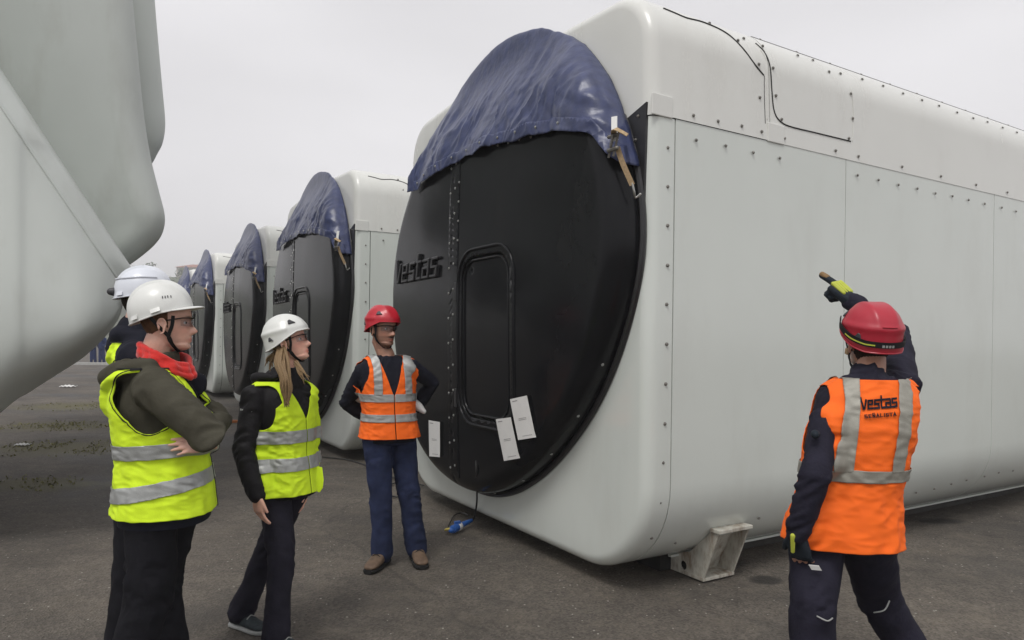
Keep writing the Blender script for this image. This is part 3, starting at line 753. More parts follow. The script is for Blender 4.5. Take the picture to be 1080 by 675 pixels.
# ------------------------------------------------------------------ supports, papers, cables
def hull_support(base, label, rz=ROT):
    """welded channel foot with round holes, leaning outwards"""
    root = empty('support_bracket', base, rz)
    def plate(pl, th, hole=None, name='plate', n_=V3(1, 0, 0)):
        # polygon in (y,z) plane extruded along x; hole = (y,z,r)
        bm = bmesh.new(); vs_ = [bm.verts.new((0, a, b)) for a, b in pl]; ed = [bm.edges.new((vs_[i], vs_[(i + 1) % len(vs_)])) for i in range(len(vs_))]
        if hole:
            hv = [bm.verts.new((0, hole[0] + hole[2] * math.cos(2 * math.pi * i / 20), hole[1] + hole[2] * math.sin(2 * math.pi * i / 20))) for i in range(20)]
            ed += [bm.edges.new((hv[i], hv[(i + 1) % 20])) for i in range(20)]
        bmesh.ops.triangle_fill(bm, use_beauty=True, edges=ed)
        me = bpy.data.meshes.new(name); bm.to_mesh(me); bm.free(); me.materials.append(M['bracket'])
        o = bpy.data.objects.new(name, me); COL.objects.link(o); o.parent = root; m = o.modifiers.new('s', 'SOLIDIFY'); m.thickness = th; m.offset = 0; return o
    # local: x along hull, y into hull (positive), z up
    side = [(-.10, .0), (-.02, .30), (.12, .30), (.20, .10), (.55, .10), (.60, .0)]
    side = [(-.06, .0), (-.20, .36), (-.14, .36), (.06, .17), (.30, .09), (.46, .06), (.46, .0)]
    a = plate(side, .014, (.12, .06, .032), 'side_plate'); a.location.x = -.14
    a = plate(side, .014, (.12, .06, .032), 'side_plate'); a.location.x = .14
    back = Matrix.Rotation(R(-20), 3, 'X')
    V, Fc = box((0, .02, .012), (.30, .18, .022)); bevel(mesh_obj('base_plate', V, Fc, M['bracket'], root, smooth=False), .003)
    V, Fc = box((0, -.17, .365), (.32, .09, .026)); bevel(mesh_obj('top_plate', V, Fc, M['bracket'], root, smooth=False), .005)
    # web with round hole set inside the frame
    bm = bmesh.new(); pl = [(-.13, .02), (.13, .02), (.13, .34), (-.13, .34)]
    vs_ = [bm.verts.new((x, 0, z)) for x, z in pl]; ed = [bm.edges.new((vs_[i], vs_[(i + 1) % 4])) for i in range(4)]
    hv = [bm.verts.new((-.02 + .045 * math.cos(2 * math.pi * i / 20), 0, .16 + .06 * math.sin(2 * math.pi * i / 20))) for i in range(20)]; ed += [bm.edges.new((hv[i], hv[(i + 1) % 20])) for i in range(20)]
    bmesh.ops.triangle_fill(bm, use_beauty=True, edges=ed)
    for v in bm.verts: v.co.y = .085 - v.co.z * .52
    me = bpy.data.meshes.new('web_plate'); bm.to_mesh(me); bm.free(); me.materials.append(M['bracket']); o = bpy.data.objects.new('web_plate', me); COL.objects.link(o); o.parent = root
    m = o.modifiers.new('s', 'SOLIDIFY'); m.thickness = .012
    put_bolt(root, (.0, .0, .24), (0, -1, .2), BOLT2)
    V, Fc = box((0, .42, .06), (.5, .36, .12)); mesh_obj('foot_beam', V, Fc, M['core'], root, smooth=False)
    return root
gx, gy = G(740, 603); gx += .046; gy -= .077
b1 = hull_support((gx, gy, 0), ''); tag(b1, 'rusty pale steel support bracket with round hole under the nearest nacelle side', 'bracket')
# dark beams added under each nacelle to block light and darken the ground
M['light_blocker'] = mat('blocker_dark', (.035, .033, .03), .7, var=.3)
for i, (a, b) in enumerate([(0, 0)] + SH):
    off = U_ * a + W_ * b; sk = empty('underbody_blocker', NAC.location + off, ROT)
    for yy in (.62, NW - .62):
        V, Fc = box((4.9, yy, .049), (8.6, .14, .096)); mesh_obj('blocker_rail', V, Fc, M['light_blocker'], sk, smooth=False)
    for xx in (.75, 3.4, 6.1, 8.9):
        V, Fc = box((xx, NW / 2, .046), (.16, NW - 1.4, .088)); mesh_obj('blocker_crossbeam', V, Fc, M['light_blocker'], sk, smooth=False)
    tag(sk, 'added dark beams that block light under the %s nacelle from the front' % ('first', 'second', 'third', 'fourth', 'fifth')[i], 'light_blocker', 'light blockers under the nacelles')

_A, _FD = disc_surface(); COVER = bvh_of(_A, _FD)
def cover_at(px, py):
    o = NMI @ Vector((0, 0, CAMH)); d = NMI.to_3x3() @ (P(px, py, 1) - Vector((0, 0, CAMH))); h = COVER.ray_cast(o, d.normalized())
    if h[0] is None: print('MISS', px, py); return cover_at(px + .15 * (515 - px), py - .15 * (py - 330))
    return h[0]
def notice(cs, label, lines=True):
    """cs: four photograph corners (tl,tr,br,bl) laid on the cover; bowed paper sheet"""
    pts = [cover_at(*c) for c in cs]; n = 7; V = []
    for j in range(n):
        for i in range(n):
            u, v = i / (n - 1), j / (n - 1); p = (pts[0] * (1 - u) + pts[1] * u) * (1 - v) + (pts[3] * (1 - u) + pts[2] * u) * v
            q = COVER.ray_cast(Vector((-2, p.y, p.z)), Vector((1, 0, 0)))[0]
            q.x -= .017 + .0015 * math.sin(v * 4 + u) + .004 * (v ** 3); V.append(q)
    o = mesh_obj('paper_notice', V, grid_faces(n, n), M['paper'], None, smooth=False); solid(o, .0012, 0)
    def ln(u0, u1, v, w=.02):
        VV = []
        for u in np.linspace(u0, u1, 5):
            for vv in (v, v + w):
                p = (pts[0] * (1 - u) + pts[1] * u) * (1 - vv) + (pts[3] * (1 - u) + pts[2] * u) * vv
                VV.append((COVER.ray_cast(Vector((-2, p.y, p.z)), Vector((1, 0, 0)))[0].x - .0185 - .0015 * math.sin(vv * 4 + u) - .004 * vv ** 3, p.y, p.z))
        return VV, [(2 * i, 2 * i + 2, 2 * i + 3, 2 * i + 1) for i in range(4)]
    ps = [ln(.12, .42, .06)] + [ln(.28, .72, .50 + .035 * k, .012) for k in range(2)] + [ln(.3, .85, .92, .012)]
    for V, Fc in ps: mesh_obj('printed_line', V, Fc, M['ink'], o, smooth=False)
    o.matrix_world = NM.copy(); tag(o, label, 'notice', 'paper notices taped to the nose cover')
notice([(525, 442), (541, 440), (551, 483), (534, 486)], 'white paper notice, lower of the pair below the cover door')
notice([(540, 421), (558, 417), (568, 461), (549, 464)], 'white paper notice, upper of the pair, tilted beside the cover door')
notice([(454, 443), (466, 445), (466, 482), (455, 481)], 'narrow white notice alone beside the bolted cover seam')
# cable hanging from the nose to a blue plug on the ground
def gp(px, py, z=.0):
    a = G(px, py, z); return Vector((a[0], a[1], z))
h = cover_at(500, 519); p0 = NM @ h
bl = empty('power_plug', gp(487, 560)); 
org = bl.location.copy()
a = gp(476, 559, .035); b = gp(497, 549, .045); dr = (b - a).normalized()
V, Fc = tube([q - org for q in smooth_path([p0 + V3(0, 0, .03), p0 + V3(.005, .0, -.08), p0.lerp(b, .6) + V3(.03, .02, -.02), b + dr * .05 + V3(0, 0, .02), b + dr * .01])], .008, 8); mesh_obj('cable', V, Fc, M['cable'], bl)
V, Fc = tube([a - org, a + dr * .02 - org, a + dr * .022 - org, a + dr * .13 - org, a + dr * .132 - org, b - org], [.026, .026, .033, .033, .026, .016], 14); mesh_obj('plug_body', V, Fc, M['plug'], bl)
V, Fc = tube([a + dr * .10 - org, a + dr * .118 - org], [.036, .036], 14); mesh_obj('plug_ring', V, Fc, M['paper'], bl)
V, Fc = box(a + dr * .09 + V3(0, 0, .04) - org, (.05, .03, .02), Matrix.Rotation(R(30), 3, 'Z')); mesh_obj('plug_flap', V, Fc, M['plug'], bl, smooth=False)
V, Fc = tube([q - org for q in smooth_path([a + V3(.01, 0, .01), a + V3(-.03, -.01, .01), a + V3(-.05, .02, -.005), a + V3(-.03, .08, -.015)])], .01, 8); mesh_obj('cable_end', V, Fc, M['brass'], bl)
V, Fc = tube([q - org for q in smooth_path([a + V3(-.04, .06, -.01), gp(478, 545, .01), gp(486, 541, .01), gp(494, 543, .02)])], .006, 6); mesh_obj('cable', V, Fc, M['cable'], bl)
tag(bl, 'blue electrical plug and cable hanging below the nearest nose cover', 'plug')
V, Fc = tube(smooth_path([gp(340, 482, .012), gp(372, 486, .012), gp(400, 497, .012), gp(424, 508, .012), gp(432, 517, .012), gp(420, 524, .012), gp(408, 520, .012), gp(412, 511, .012), gp(428, 508, .012), gp(447, 512, .012)]), .008, 8)
o = mesh_obj('loose_cable', V, Fc, M['cable'], None); tag(o, 'black cable looping on the ground behind the man in the red helmet', 'cable')

# ------------------------------------------------------------------ spinner on the left
def build_spinner():
    org = V3(-6.2, 5.6, 0); root = empty('spinner', org)
    # near shell: broad panels meeting in a straight raised seam, tapering to a point at the right
    cols = [(-230, -231, -230, 640), (-120, -68, -120, 545), (0, 110, 0, 434), (30, 155, 30, 413), (60, 199, 60, 394), (85, 236, 85, 378), (105, 266, 105, 360), (117, 284, 117, 346), (125, 297, 125, 333), (129, 312, 129, 318)]
    V = []; rows = None
    for j, (xa, ya, xb, yb) in enumerate(cols):
        t = max(0, 1 - j / (len(cols) - 1)); h = yb - ya; d0 = 5.6 - .55 * t
        top = P(xa, ya, d0); a = P(xa, ya + h * .33, d0 - .14 * min(1, h / 120)); b = P(xb, ya + h * .68, d0 - .24 * min(1, h / 120)); c = P(xb, yb - h * .12, d0 - .20 * min(1, h / 120)); u = P(xb, yb, d0 + .05); bk = P(xb, yb - h * .1, d0 + .9); bk2 = P(xa, ya + h * .15, d0 + 1.6)
        pth = smooth_path([top, a, b, c, u], 7) + smooth_path([u + V3(0, .02, 0), bk, bk2, top + V3(0, .4, -.03), top + V3(0, .03, -.01)], 5)
        V.append(pth); rows = len(pth)
    cs = []
    for k in range(rows):
        cs.append(smooth_path([V[j][k] for j in range(len(cols))], 5))
    nc = len(cs[0]); VV = [cs[k][i] - org for k in range(rows) for i in range(nc)]
    Fc = grid_faces(nc, rows); Fc += [((rows - 1) * nc + i, (rows - 1) * nc + i + 1, i + 1, i) for i in range(nc - 1)]
    Fc += [tuple(k * nc for k in range(rows))[::-1], tuple(k * nc + nc - 1 for k in range(rows))]
    mesh_obj('near_shell', VV, [f[::-1] for f in Fc], M['hub'], root, sharp=50)
    V, Fc = tube([p - org + V3(0, -.004, .0) for p in cs[0]], .008, 8); mesh_obj('raised_seam', V, Fc, M['hub'], root)
    def panel_body(sil, D, depth, name, rad, lean=.0):
        """outline in the plane facing the yard, real depth, rounded edges"""
        pts = smooth_path([P(x, y, D) for x, y in sil], 5); n = len(pts); c = sum(pts, V3(0, 0, 0)) / n
        tang = [(pts[(i + 1) % n] - pts[i - 1]).normalized() for i in range(n)]; nr = [V3(-t.z, 0, t.x) for t in tang]
        if (pts[0] - c).dot(nr[0]) > 0: nr = [-q for q in nr]
        rings = []
        for k in range(9):
            a = R(90) * k / 8; rings.append([p + q * rad * (1 - math.sin(a)) + V3(0, rad * .8 * (1 - math.cos(a)) - rad * .8, 0) + V3(0, -lean * (p.z - c.z), 0) for p, q in zip(pts, nr)])
        rings.append([c + (p - c) * .93 + V3(-.66, 1, .13) * depth - V3(0, lean * (p.z - c.z), 0) for p in pts])
        VV = [q - org for r_ in rings for q in r_]; Fc = grid_faces(n, len(rings), True) + [tuple(range(n))[::-1], tuple(range((len(rings) - 1) * n, len(rings) * n))]
        return mesh_obj(name, VV, [f[::-1] for f in Fc], M['hub'], root, sharp=35)
    panel_body([(-260, -330), (60, -330), (120, -200), (140, -80), (146, 0), (149, 60), (152, 120), (157, 165), (164, 200), (169, 226), (166, 243), (157, 256), (140, 270), (118, 285), (90, 308), (40, 330), (-60, 330), (-260, 300)], 6.5, 2.2, 'hub_shell', .20, .10)
    panel_body([(-200, -360), (90, -360), (145, -230), (160, -90), (164, 0), (167, 50), (170, 95), (172, 128), (169, 148), (163, 160), (152, 176), (120, 200), (20, 220), (-200, 200)], 9.0, 2.0, 'upper_shell', .32, .05)
    # bolted flange line over the hub
    # transport frame carrying it (outside the left edge of the picture)
    M['frame'] = mat('frame_grey', (.2, .21, .21), .5, metal=.3)
    parts = []
    for x in (-1.0, .6):
        for y in (-1.0, 1.6): parts.append(box((x, y, .55), (.18, .18, 1.1)))
    for y in (-1.0, 1.6): parts.append(box((-.2, y, 1.12), (1.8, .2, .2)))
    for x in (-1.0, .6): parts.append(box((x, .3, .12), (.16, 2.6, .16)))
    V, Fc = join(parts); mesh_obj('transport_frame', V, Fc, M['frame'], root, smooth=False)
    tag(root, 'huge pale grey turbine spinner looming over the left side of the yard', 'spinner')
build_spinner()

# ------------------------------------------------------------------ people
def cpm(*cols): return None
class Head:
    """head frame: local x = person's right, y = forward, z = up; origin between the ears at eye height"""
    def __init__(s, c, yaw, pitch=0, roll=0, k=1.0):
        y = R(yaw); f = V3(math.cos(y), math.sin(y), 0); r_ = V3(math.sin(y), -math.cos(y), 0)
        m = Matrix((r_, f, V3(0, 0, 1))).transposed()
        m = m @ Matrix.Rotation(R(pitch), 3, 'X') @ Matrix.Rotation(R(roll), 3, 'Y')
        s.m = m * k; s.c = Vector(c); s.k = k; s.im = s.m.inverted()
    def w(s, x, y, z): return s.c + s.m @ V3(x, y, z)
    def pts(s, A): return np.asarray(A) @ np.array(s.m).T + np.array(s.c)
    def loc(s, A): return (np.asarray(A) - np.array(s.c)) @ np.array(s.im).T
def head_surface(H, beard=0, fem=0):
    zs = [-.118, -.114, -.106, -.09, -.07, -.05, -.03, 0, .02, .04, .06, .08, .10, .112, .118]
    yf = [.040, .066, .080, .084, .086, .087, .087, .083, .091, .092, .088, .076, .052, .026, 0]
    yb = [.030, .018, .004, -.018, -.045, -.066, -.080, -.094, -.099, -.101, -.098, -.087, -.062, -.034, 0]
    wd = [.006, .022, .034, .046, .055, .061, .066, .071, .073, .074, .072, .065, .048, .028, .001]
    if fem: wd = [a * .94 for a in wd]
    nz, n = 96, 96; tt = np.linspace(0, 1, nz); zz = -.118 + .236 * (.5 - .5 * np.cos(tt * math.pi)) 
    sm = lambda a: np.interp(zz, zs, a)
    YF, YB, WD = sm(yf), sm(yb), sm(wd); V = []
    for j in range(nz):
        z = zz[j]; mid = min(-.01, (YF[j] + YB[j]) / 2) if z < -.02 else -.008
        mid = (YB[j] + YF[j]) / 2 if YB[j] > -.02 else mid
        for i in range(n):
            a = 2 * math.pi * i / n; c, s = math.cos(a), math.sin(a)
            x = WD[j] * math.copysign(abs(c) ** .92, c); y = mid + ((YF[j] - mid) if s > 0 else (mid - YB[j])) * math.copysign(abs(s) ** .9, s)
            if s > 0:
                g = lambda cx, cz, sx, sz: math.exp(-((x - cx) / sx) ** 2 - ((z - cz) / sz) ** 2)
                f = 0
                # nose
                if -.062 < z < .022:
                    t = (.022 - z) / .060
                    nn = .031 * (t ** 1.25) if z > -.038 else .031 * max(0, 1 - ((-.038 - z) / .016)) ** .8
                    f += nn * math.exp(-(x / (.008 + .0075 * min(1, t))) ** 2)
                    f += .007 * (math.exp(-((abs(x) - .013) / .006) ** 2 - ((z + .042) / .008) ** 2))
                for sgn in (-1, 1):
                    f -= .013 * g(sgn * .031, .002, .016, .011); f += .005 * g(sgn * .030, .020, .022, .007); f += .004 * g(sgn * .044, -.028, .018, .018)
                    f += .004 * g(sgn * .031, .000, .011, .006)
                f += .0065 * g(0, -.066, .020, .0048) - .004 * g(0, -.0725, .023, .0022) + .0068 * g(0, -.079, .017, .0045) - .003 * g(0, -.088, .018, .006) + .005 * g(0, -.103, .018, .009)
                y += f * min(1, s * 2)
            V.append((x, y, z))
    Fc = grid_faces(n, nz, True) + [tuple(range(n))[::-1], tuple(range((nz - 1) * n, nz * n))]
    return H.pts(V), Fc
def ear(H, sg):
    rings = []
    pts = []
    V, Fc = [], []
    parts = []
    # pinna: bent disc with rim
    c = (sg * .074, -.012, -.012)
    rim = [(sg * (.078 + .010 * math.sin(a) * 0 + .006), c[1] - .004 + .017 * math.cos(a) * (1 if math.sin(a) > 0 else .7), c[2] + .031 * math.sin(a)) for a in np.linspace(-1.9, 3.6, 14)]
    parts.append(tube([H.w(*p) for p in rim], [.0045 * H.k] * 14, 8))
    A = [H.w(sg * .070, -.010, -.028), H.w(sg * .074, -.012, -.005), H.w(sg * .073, -.014, .012)]
    parts.append(tube(A, [.009 * H.k, .010 * H.k, .008 * H.k], 10))
    return parts
def rot_axis(v, ax, a): return Matrix.Rotation(a, 3, ax) @ v
def hand_parts(w, d, nrm, side, curl=(.3, .35, .4, .5), thumb=.6, k=1.0, grow=0.0, thumb_dir=None, curlmid=None):
    """w wrist, d finger direction, nrm back-of-hand normal, side +1/-1 puts the thumb on that lateral side"""
    d = Vector(d).normalized(); nrm = Vector(nrm); nrm = (nrm - d * nrm.dot(d)).normalized(); lat = d.cross(nrm).normalized() * side
    w = Vector(w); parts = []
    rings = []
    for t, a, b in ((-.03, .026, .021), (0, .028, .021), (.03, .036, .018), (.06, .042, .016), (.085, .043, .0135), (.096, .038, .010)):
        rings.append((w + d * t * k, lat, nrm, (a + grow) * k, (b + grow) * k))
    parts.append(loft(rings, 20, 2.4))
    lens = [(.034, .026, .021), (.042, .028, .023), (.044, .028, .023), (.040, .026, .022)]
    lens = [(.042, .026, .022), (.046, .029, .024), (.042, .028, .023), (.033, .022, .019)]
    for i in range(4):
        base = w + (d * (.088 - .004 * abs(i - 1)) + lat * (.030 - .020 * i)) * k
        dd = (d + lat * (.10 - .065 * i)).normalized(); ax = nrm.cross(dd).normalized()   # rotate towards palm (-nrm)
        pts = [base - dd * .015 * k, base]; c = curl[i]; p = base
        for j, L_ in enumerate(lens[i]):
            dd = rot_axis(dd, ax, c * (1.0, 1.15, .8)[j]); p = p + dd * L_ * k; pts.append(p)
        r0 = (.0092, .0092, .0086, .0078, .0066) if i < 3 else (.008, .008, .0074, .0068, .0058)
        parts.append(tube(pts, [(q + grow) * k for q in r0], 10))
    tb = w + (d * .022 + lat * .026) * k; td = (d * .75 + lat * .62 - nrm * .25 * thumb).normalized() if thumb_dir is None else Vector(thumb_dir).normalized()
    ax = nrm.cross(d).normalized(); td2 = (td + d * .35 - lat * .1 - nrm * .3 * thumb).normalized()
    parts.append(tube([tb - td * .02 * k, tb + td * .018 * k, tb + td * .048 * k, tb + (td * .048 + td2 * .032) * k], [(q + grow) * k for q in (.014, .0135, .0108, .0082)], 10))
    return parts

RINGS = [(-.60, .205, .150), (-.34, .198, .145), (-.14, .186, .138), (.0, .178, .132), (.22, .160, .122), (.48, .172, .128), (.66, .186, .130), (.78, .190, .118), (.865, .183, .100), (.92, .158, .085), (.965, .120, .076), (1.0, .085, .070), (1.06, .062, .062)]
_k = np.array([r_[0] for r_ in RINGS]); _kk = np.linspace(_k[0], _k[-1], 400)
_ra = np.interp(_kk, _k, [r_[1] for r_ in RINGS]); _rb = np.interp(_kk, _k, [r_[2] for r_ in RINGS])
_w = np.ones(9) / 9; _ra = np.convolve(np.pad(_ra, 4, 'edge'), _w, 'valid'); _rb = np.convolve(np.pad(_rb, 4, 'edge'), _w, 'valid')
class Torso:
    def __init__(s, hip, neck, yh, ys, ka=1.0, kb=1.0, belly=0.0, hump=0.0):
        s.hip, s.neck, s.yh, s.ys, s.ka, s.kb, s.belly, s.hump = np.array(hip), np.array(neck), R(yh), R(ys), ka, kb, belly, hump
        s.L = np.linalg.norm(s.neck - s.hip)
    def frame(s, k):
        k = np.asarray(k, float); t = np.clip(k, 0, 1); t = t * t * (3 - 2 * t); yaw = s.yh + (s.ys - s.yh) * t
        f = np.stack([np.cos(yaw), np.sin(yaw), 0 * yaw], -1); r_ = np.stack([np.sin(yaw), -np.cos(yaw), 0 * yaw], -1)
        ax = s.neck - s.hip; c = s.hip + np.maximum(k, 0)[..., None] * ax
        dn = np.array([ax[0] * .3, ax[1] * .3, ax[2]]); c = np.where((k < 0)[..., None], s.hip + k[..., None] * dn, c)
        bow = np.sin(np.clip(k, 0, 1) * math.pi)
        c = c - f * (s.hump * bow)[..., None]
        return c, f, r_
    def pt(s, th, k, off=0.0):
        th = np.asarray(th, float); k = np.asarray(k, float) + 0 * th; c, f, r_ = s.frame(k)
        a = np.interp(k, _kk, _ra) * s.ka + off; b = np.interp(k, _kk, _rb) * s.kb + off
        e = 2 / 2.35
        sn = np.sign(np.sin(th)) * np.abs(np.sin(th)) ** e; cs = np.sign(np.cos(th)) * np.abs(np.cos(th)) ** e
        b = b + s.belly * np.exp(-((k - .25) / .25) ** 2) * (cs > 0)
        return c + r_ * (a * sn)[..., None] + f * (b * cs)[..., None], a * sn, b * cs
    def closed(s, k0, k1, off, n=40, m=30, flare=0.0):
        ks = np.linspace(k0, k1, m); th = np.linspace(0, 2 * math.pi, n, endpoint=False); V = []
        for k in ks:
            p, _, _ = s.pt(th, np.full(n, k), off + flare * max(0, -k)); V += [tuple(q) for q in p]
        return V, [f[::-1] for f in grid_faces(n, m, True)] + [tuple(range(n)), tuple(range((m - 1) * n, m * n))[::-1]]
def wrinkle(A, Nn, segs, amp, f1=26, f2=5, base=0.5, seed=0):
    """cloth folds running mostly across each limb segment, strongest near the joints"""
    best = np.full(len(A), 1e9); disp = np.zeros(len(A))
    for si, (a, b) in enumerate(segs):
        a, b = np.array(a), np.array(b); ax = b - a; L_ = np.linalg.norm(ax); ax = ax / L_
        t = (A - a) @ ax; tc = np.clip(t, 0, L_); d = np.linalg.norm(A - a - tc[:, None] * ax, axis=1)
        e1 = np.cross(ax, [0.3, .8, .5]); e1 /= np.linalg.norm(e1); e2 = np.cross(ax, e1)
        x1, x2 = (A - a) @ e1, (A - a) @ e2
        q = np.stack([t * f1 * .6 + 15 * x1 + 9 * x2 + seed + si * 5.1, x1 * f2 - t * 5, x2 * f2 + t * 3], 1); pm_ = np.clip(.5 + 1.6 * gnoise(A * 7 + seed * 2), .1, 1.2)
        q2 = q * 1.9 + 11
        w_ = base + (1 - base) * np.exp(-(np.minimum(t, L_ - t) / (.10)) ** 2)
        dd = (ridged(q) * .7 + ridged(q2) * .35) * w_ * amp * pm_
        m = d < best; best = np.where(m, d, best); disp = np.where(m, dd, disp)
    big = gnoise(A * 9 + seed) * amp * .8
    return A + Nn * (disp + big)[:, None]
def rel(A, org): return np.asarray(A) - np.array(org)
def cloth_obj(name, parts, m, root, org, segs, voxel=.009, smooth=4, amp=.006, colour=None, f1=26, seed=0, base=.5):
    A, B, Fc = remesh(parts, voxel, smooth)
    A = wrinkle(A, B, segs, amp, f1=f1, seed=seed, base=base)
    o = mesh_obj(name, rel(A, org), Fc, m, root, sharp=0); return o, A, Fc
def helmet(H, root, org, kind, m, tilt=0):
    n, mm = 120, 46; a, bF, bB, c, z0 = (.108, .128, .128, .118, .045)
    if kind == 'hard': a, bF, bB, c, z0 = .106, .122, .128, .128, .046
    V = []
    def rimz(th):  # th 0 = front
        cf = math.cos(th)
        if kind == 'hard': return .038 + .004 * cf - .018 * max(0, -cf)
        return .046 if cf > .6 else .046 - .052 * (1 - (cf + .35) / .95) if cf > -.35 else -.006 - .014 * min(1, (-.35 - cf) / .4)
    def pt(th, v, off=0.0):
        rz = rimz(th); up = (rz - z0) / c; pm = math.acos(up) if up > 0 else math.pi / 2 - up
        ph = v * pm; b = bF if math.cos(th) > 0 else bB
        if ph < math.pi / 2: rr, z = math.sin(ph), z0 + c * math.cos(ph)
        else: rr, z = 1 + .02 * (ph - math.pi / 2), z0 - (ph - math.pi / 2) * c
        rr = rr ** .93 if kind == 'hard' else rr ** .95
        x, y = a * rr * math.sin(th), b * rr * math.cos(th)
        d = off
        top = max(0, 1 - (ph / 1.45) ** 4)
        if kind == 'hard':
            d += .006 * math.exp(-(x / .017) ** 2) * top; d += .003 * math.exp(-((abs(x) - .05) / .010) ** 2) * top
        else:
            d += .004 * math.exp(-((abs(x) - .038) / .012) ** 2) * top - .0025 * math.exp(-(x / .02) ** 2) * top
            d += .006 * math.exp(-((ph - 1.35) / .12) ** 2) * (1 if math.cos(th) < .3 else .3)
        nx, ny, nz = math.sin(th) * rr, math.cos(th) * rr, math.cos(min(ph, math.pi / 2))
        return (x + nx * d, y - .006 + ny * d, z + nz * d)
    for j in range(mm):
        v = j / (mm - 1)
        for i in range(n): V.append(pt(2 * math.pi * i / n, max(v, .004)))
    Fc = [f[::-1] for f in grid_faces(n, mm, True)] + [tuple(range(n))]
    Fc = [f[::-1] for f in Fc]
    o = mesh_obj('helmet', rel(H.pts(V), org), Fc, m, root); solid(o, .004, -1)
    out = []
    # rim lip
    rim = [pt(2 * math.pi * i / 72, 1.0, .002) for i in range(73)]
    Vt, Ft = tube([H.w(*p) - Vector(org) for p in rim], .0032 * H.k, 6, cap=False); mesh_obj('helmet_rim', Vt, Ft, m, o)
    if kind == 'hard':
        # peak and rain gutter
        Vp = []; K = 40
        for r_ in range(7):
            for i in range(K + 1):
                th = R(-72 + 144 * i / K); e = (r_ / 6); p = Vector(pt(th, 1.0)); ww = math.cos(R(90) * (th / R(72))) ** .6 if abs(th) < R(71.9) else 0
                out_ = Vector((math.sin(th) * .5, math.cos(th), 0)).normalized()
                q = p + out_ * (.006 + .036 * ww) * e - V3(0, 0, 1) * (.010 * e * e * ww); Vp.append(q)
        oo = mesh_obj('peak', rel(H.pts([tuple(q) for q in Vp]), org), grid_faces(K + 1, 7), m, o); solid(oo, .004, 0)
        for sg in (-1, 1):
            for kq in range(2):
                th = sg * R(88 + kq * 42)
                pts = [Vector(pt(th + sg * dd, .93, .003)) for dd in np.linspace(0, R(16), 5)]
                Vv, Ff = ribbon([H.w(*p) - Vector(org) for p in pts], [H.m @ Vector(p) for p in pts], .017, .004); mesh_obj('slot_cover', Vv, Ff, m, o)
    else:
        for sg in (-1, 1):
            for th, v, sz in ((58, .66, .019), (122, .80, .015)):
                cpt = Vector(pt(sg * R(th), v, .001)); nn = (cpt - V3(0, 0, .03)).normalized(); t1 = V3(math.cos(sg * R(th)), -math.sin(sg * R(th)), 0) * sg; t2 = nn.cross(t1)
                if t2.z < 0: t2 = -t2
                tri = [(-1.2, -.7), (1.1, -.7), (.75, .55), (.1, .9)]
                Vv = [H.w(*(cpt + t1 * a_ * sz + t2 * b_ * sz + nn * h_)) - Vector(org) for h_ in (-.004, .0035) for a_, b_ in tri]
                Ff = [(0, 1, 2, 3), (7, 6, 5, 4)] + [(i, 4 + i, 4 + (i + 1) % 4, (i + 1) % 4) for i in range(4)]
                bevel(mesh_obj('vent', Vv, Ff, M['vent'], o, smooth=False), .002, 1)
    o['_'] = 0; del o['_']
    return o, pt
def strap(H, root, org, lower=-.118, goggles=False):
    k = H.k
    for sg in (-1, 1):
        for y0 in (.028, -.060):
            pts = smooth_path([(sg * .086, y0, .03), (sg * .081, y0 * .6 + .006, -.01), (sg * .072, .008, -.055), (sg * .058, .020, -.088), (sg * .030, .040, lower - .004), (0, .050, lower - .008)])
            V, Fc = ribbon([H.w(*p) - Vector(org) for p in pts], [H.m @ Vector((sg, .1, -.35 if abs(p[0]) > .05 else -3)) for p in pts], .014 * k, .0025); mesh_obj('chin_strap', V, Fc, M['strapb'], root)
def glasses(H, root, org):
    th = np.linspace(-1.12, 1.12, 25); V = []
    for t in th:
        for z in np.linspace(-.019, .018, 5):
            hh = z * (1 - .25 * abs(t)); V.append((.077 * math.sin(t), .018 + .082 * math.cos(t), hh + .001))
    V = np.array(V); n = 5
    g = mesh_obj('safety_glasses', rel(H.pts(V), org), grid_faces(5, 25), M['lens'], root)
    pts = [(.079 * math.sin(t), .018 + .084 * math.cos(t), .020) for t in th]
    pts = [(-.076, -.03, .008), (-.078, .01, .012)] + pts[1:-1] + [(.078, .01, .012), (.076, -.03, .008)]
    V, Fc = tube([H.w(*p) - Vector(org) for p in pts], .0028 * H.k, 6); mesh_obj('frame', V, Fc, M['strapb'], g)
def eyes(H, root, org):
    for sg in (-1, 1):
        e = tube([H.w(sg * .031, .0600, .0005), H.w(sg * .031, .0605, .0005)], .0118 * H.k, 14); V, Fc = e
        eo = mesh_obj('eye', rel(V, org), Fc, M['eye'], root)
        V, Fc = tube([H.w(sg * .031, .0702, .0005), H.w(sg * .031, .0724, .0005)], [.0056 * H.k, .0042 * H.k], 10); mesh_obj('iris', rel(V, org), Fc, M['iris'], eo)
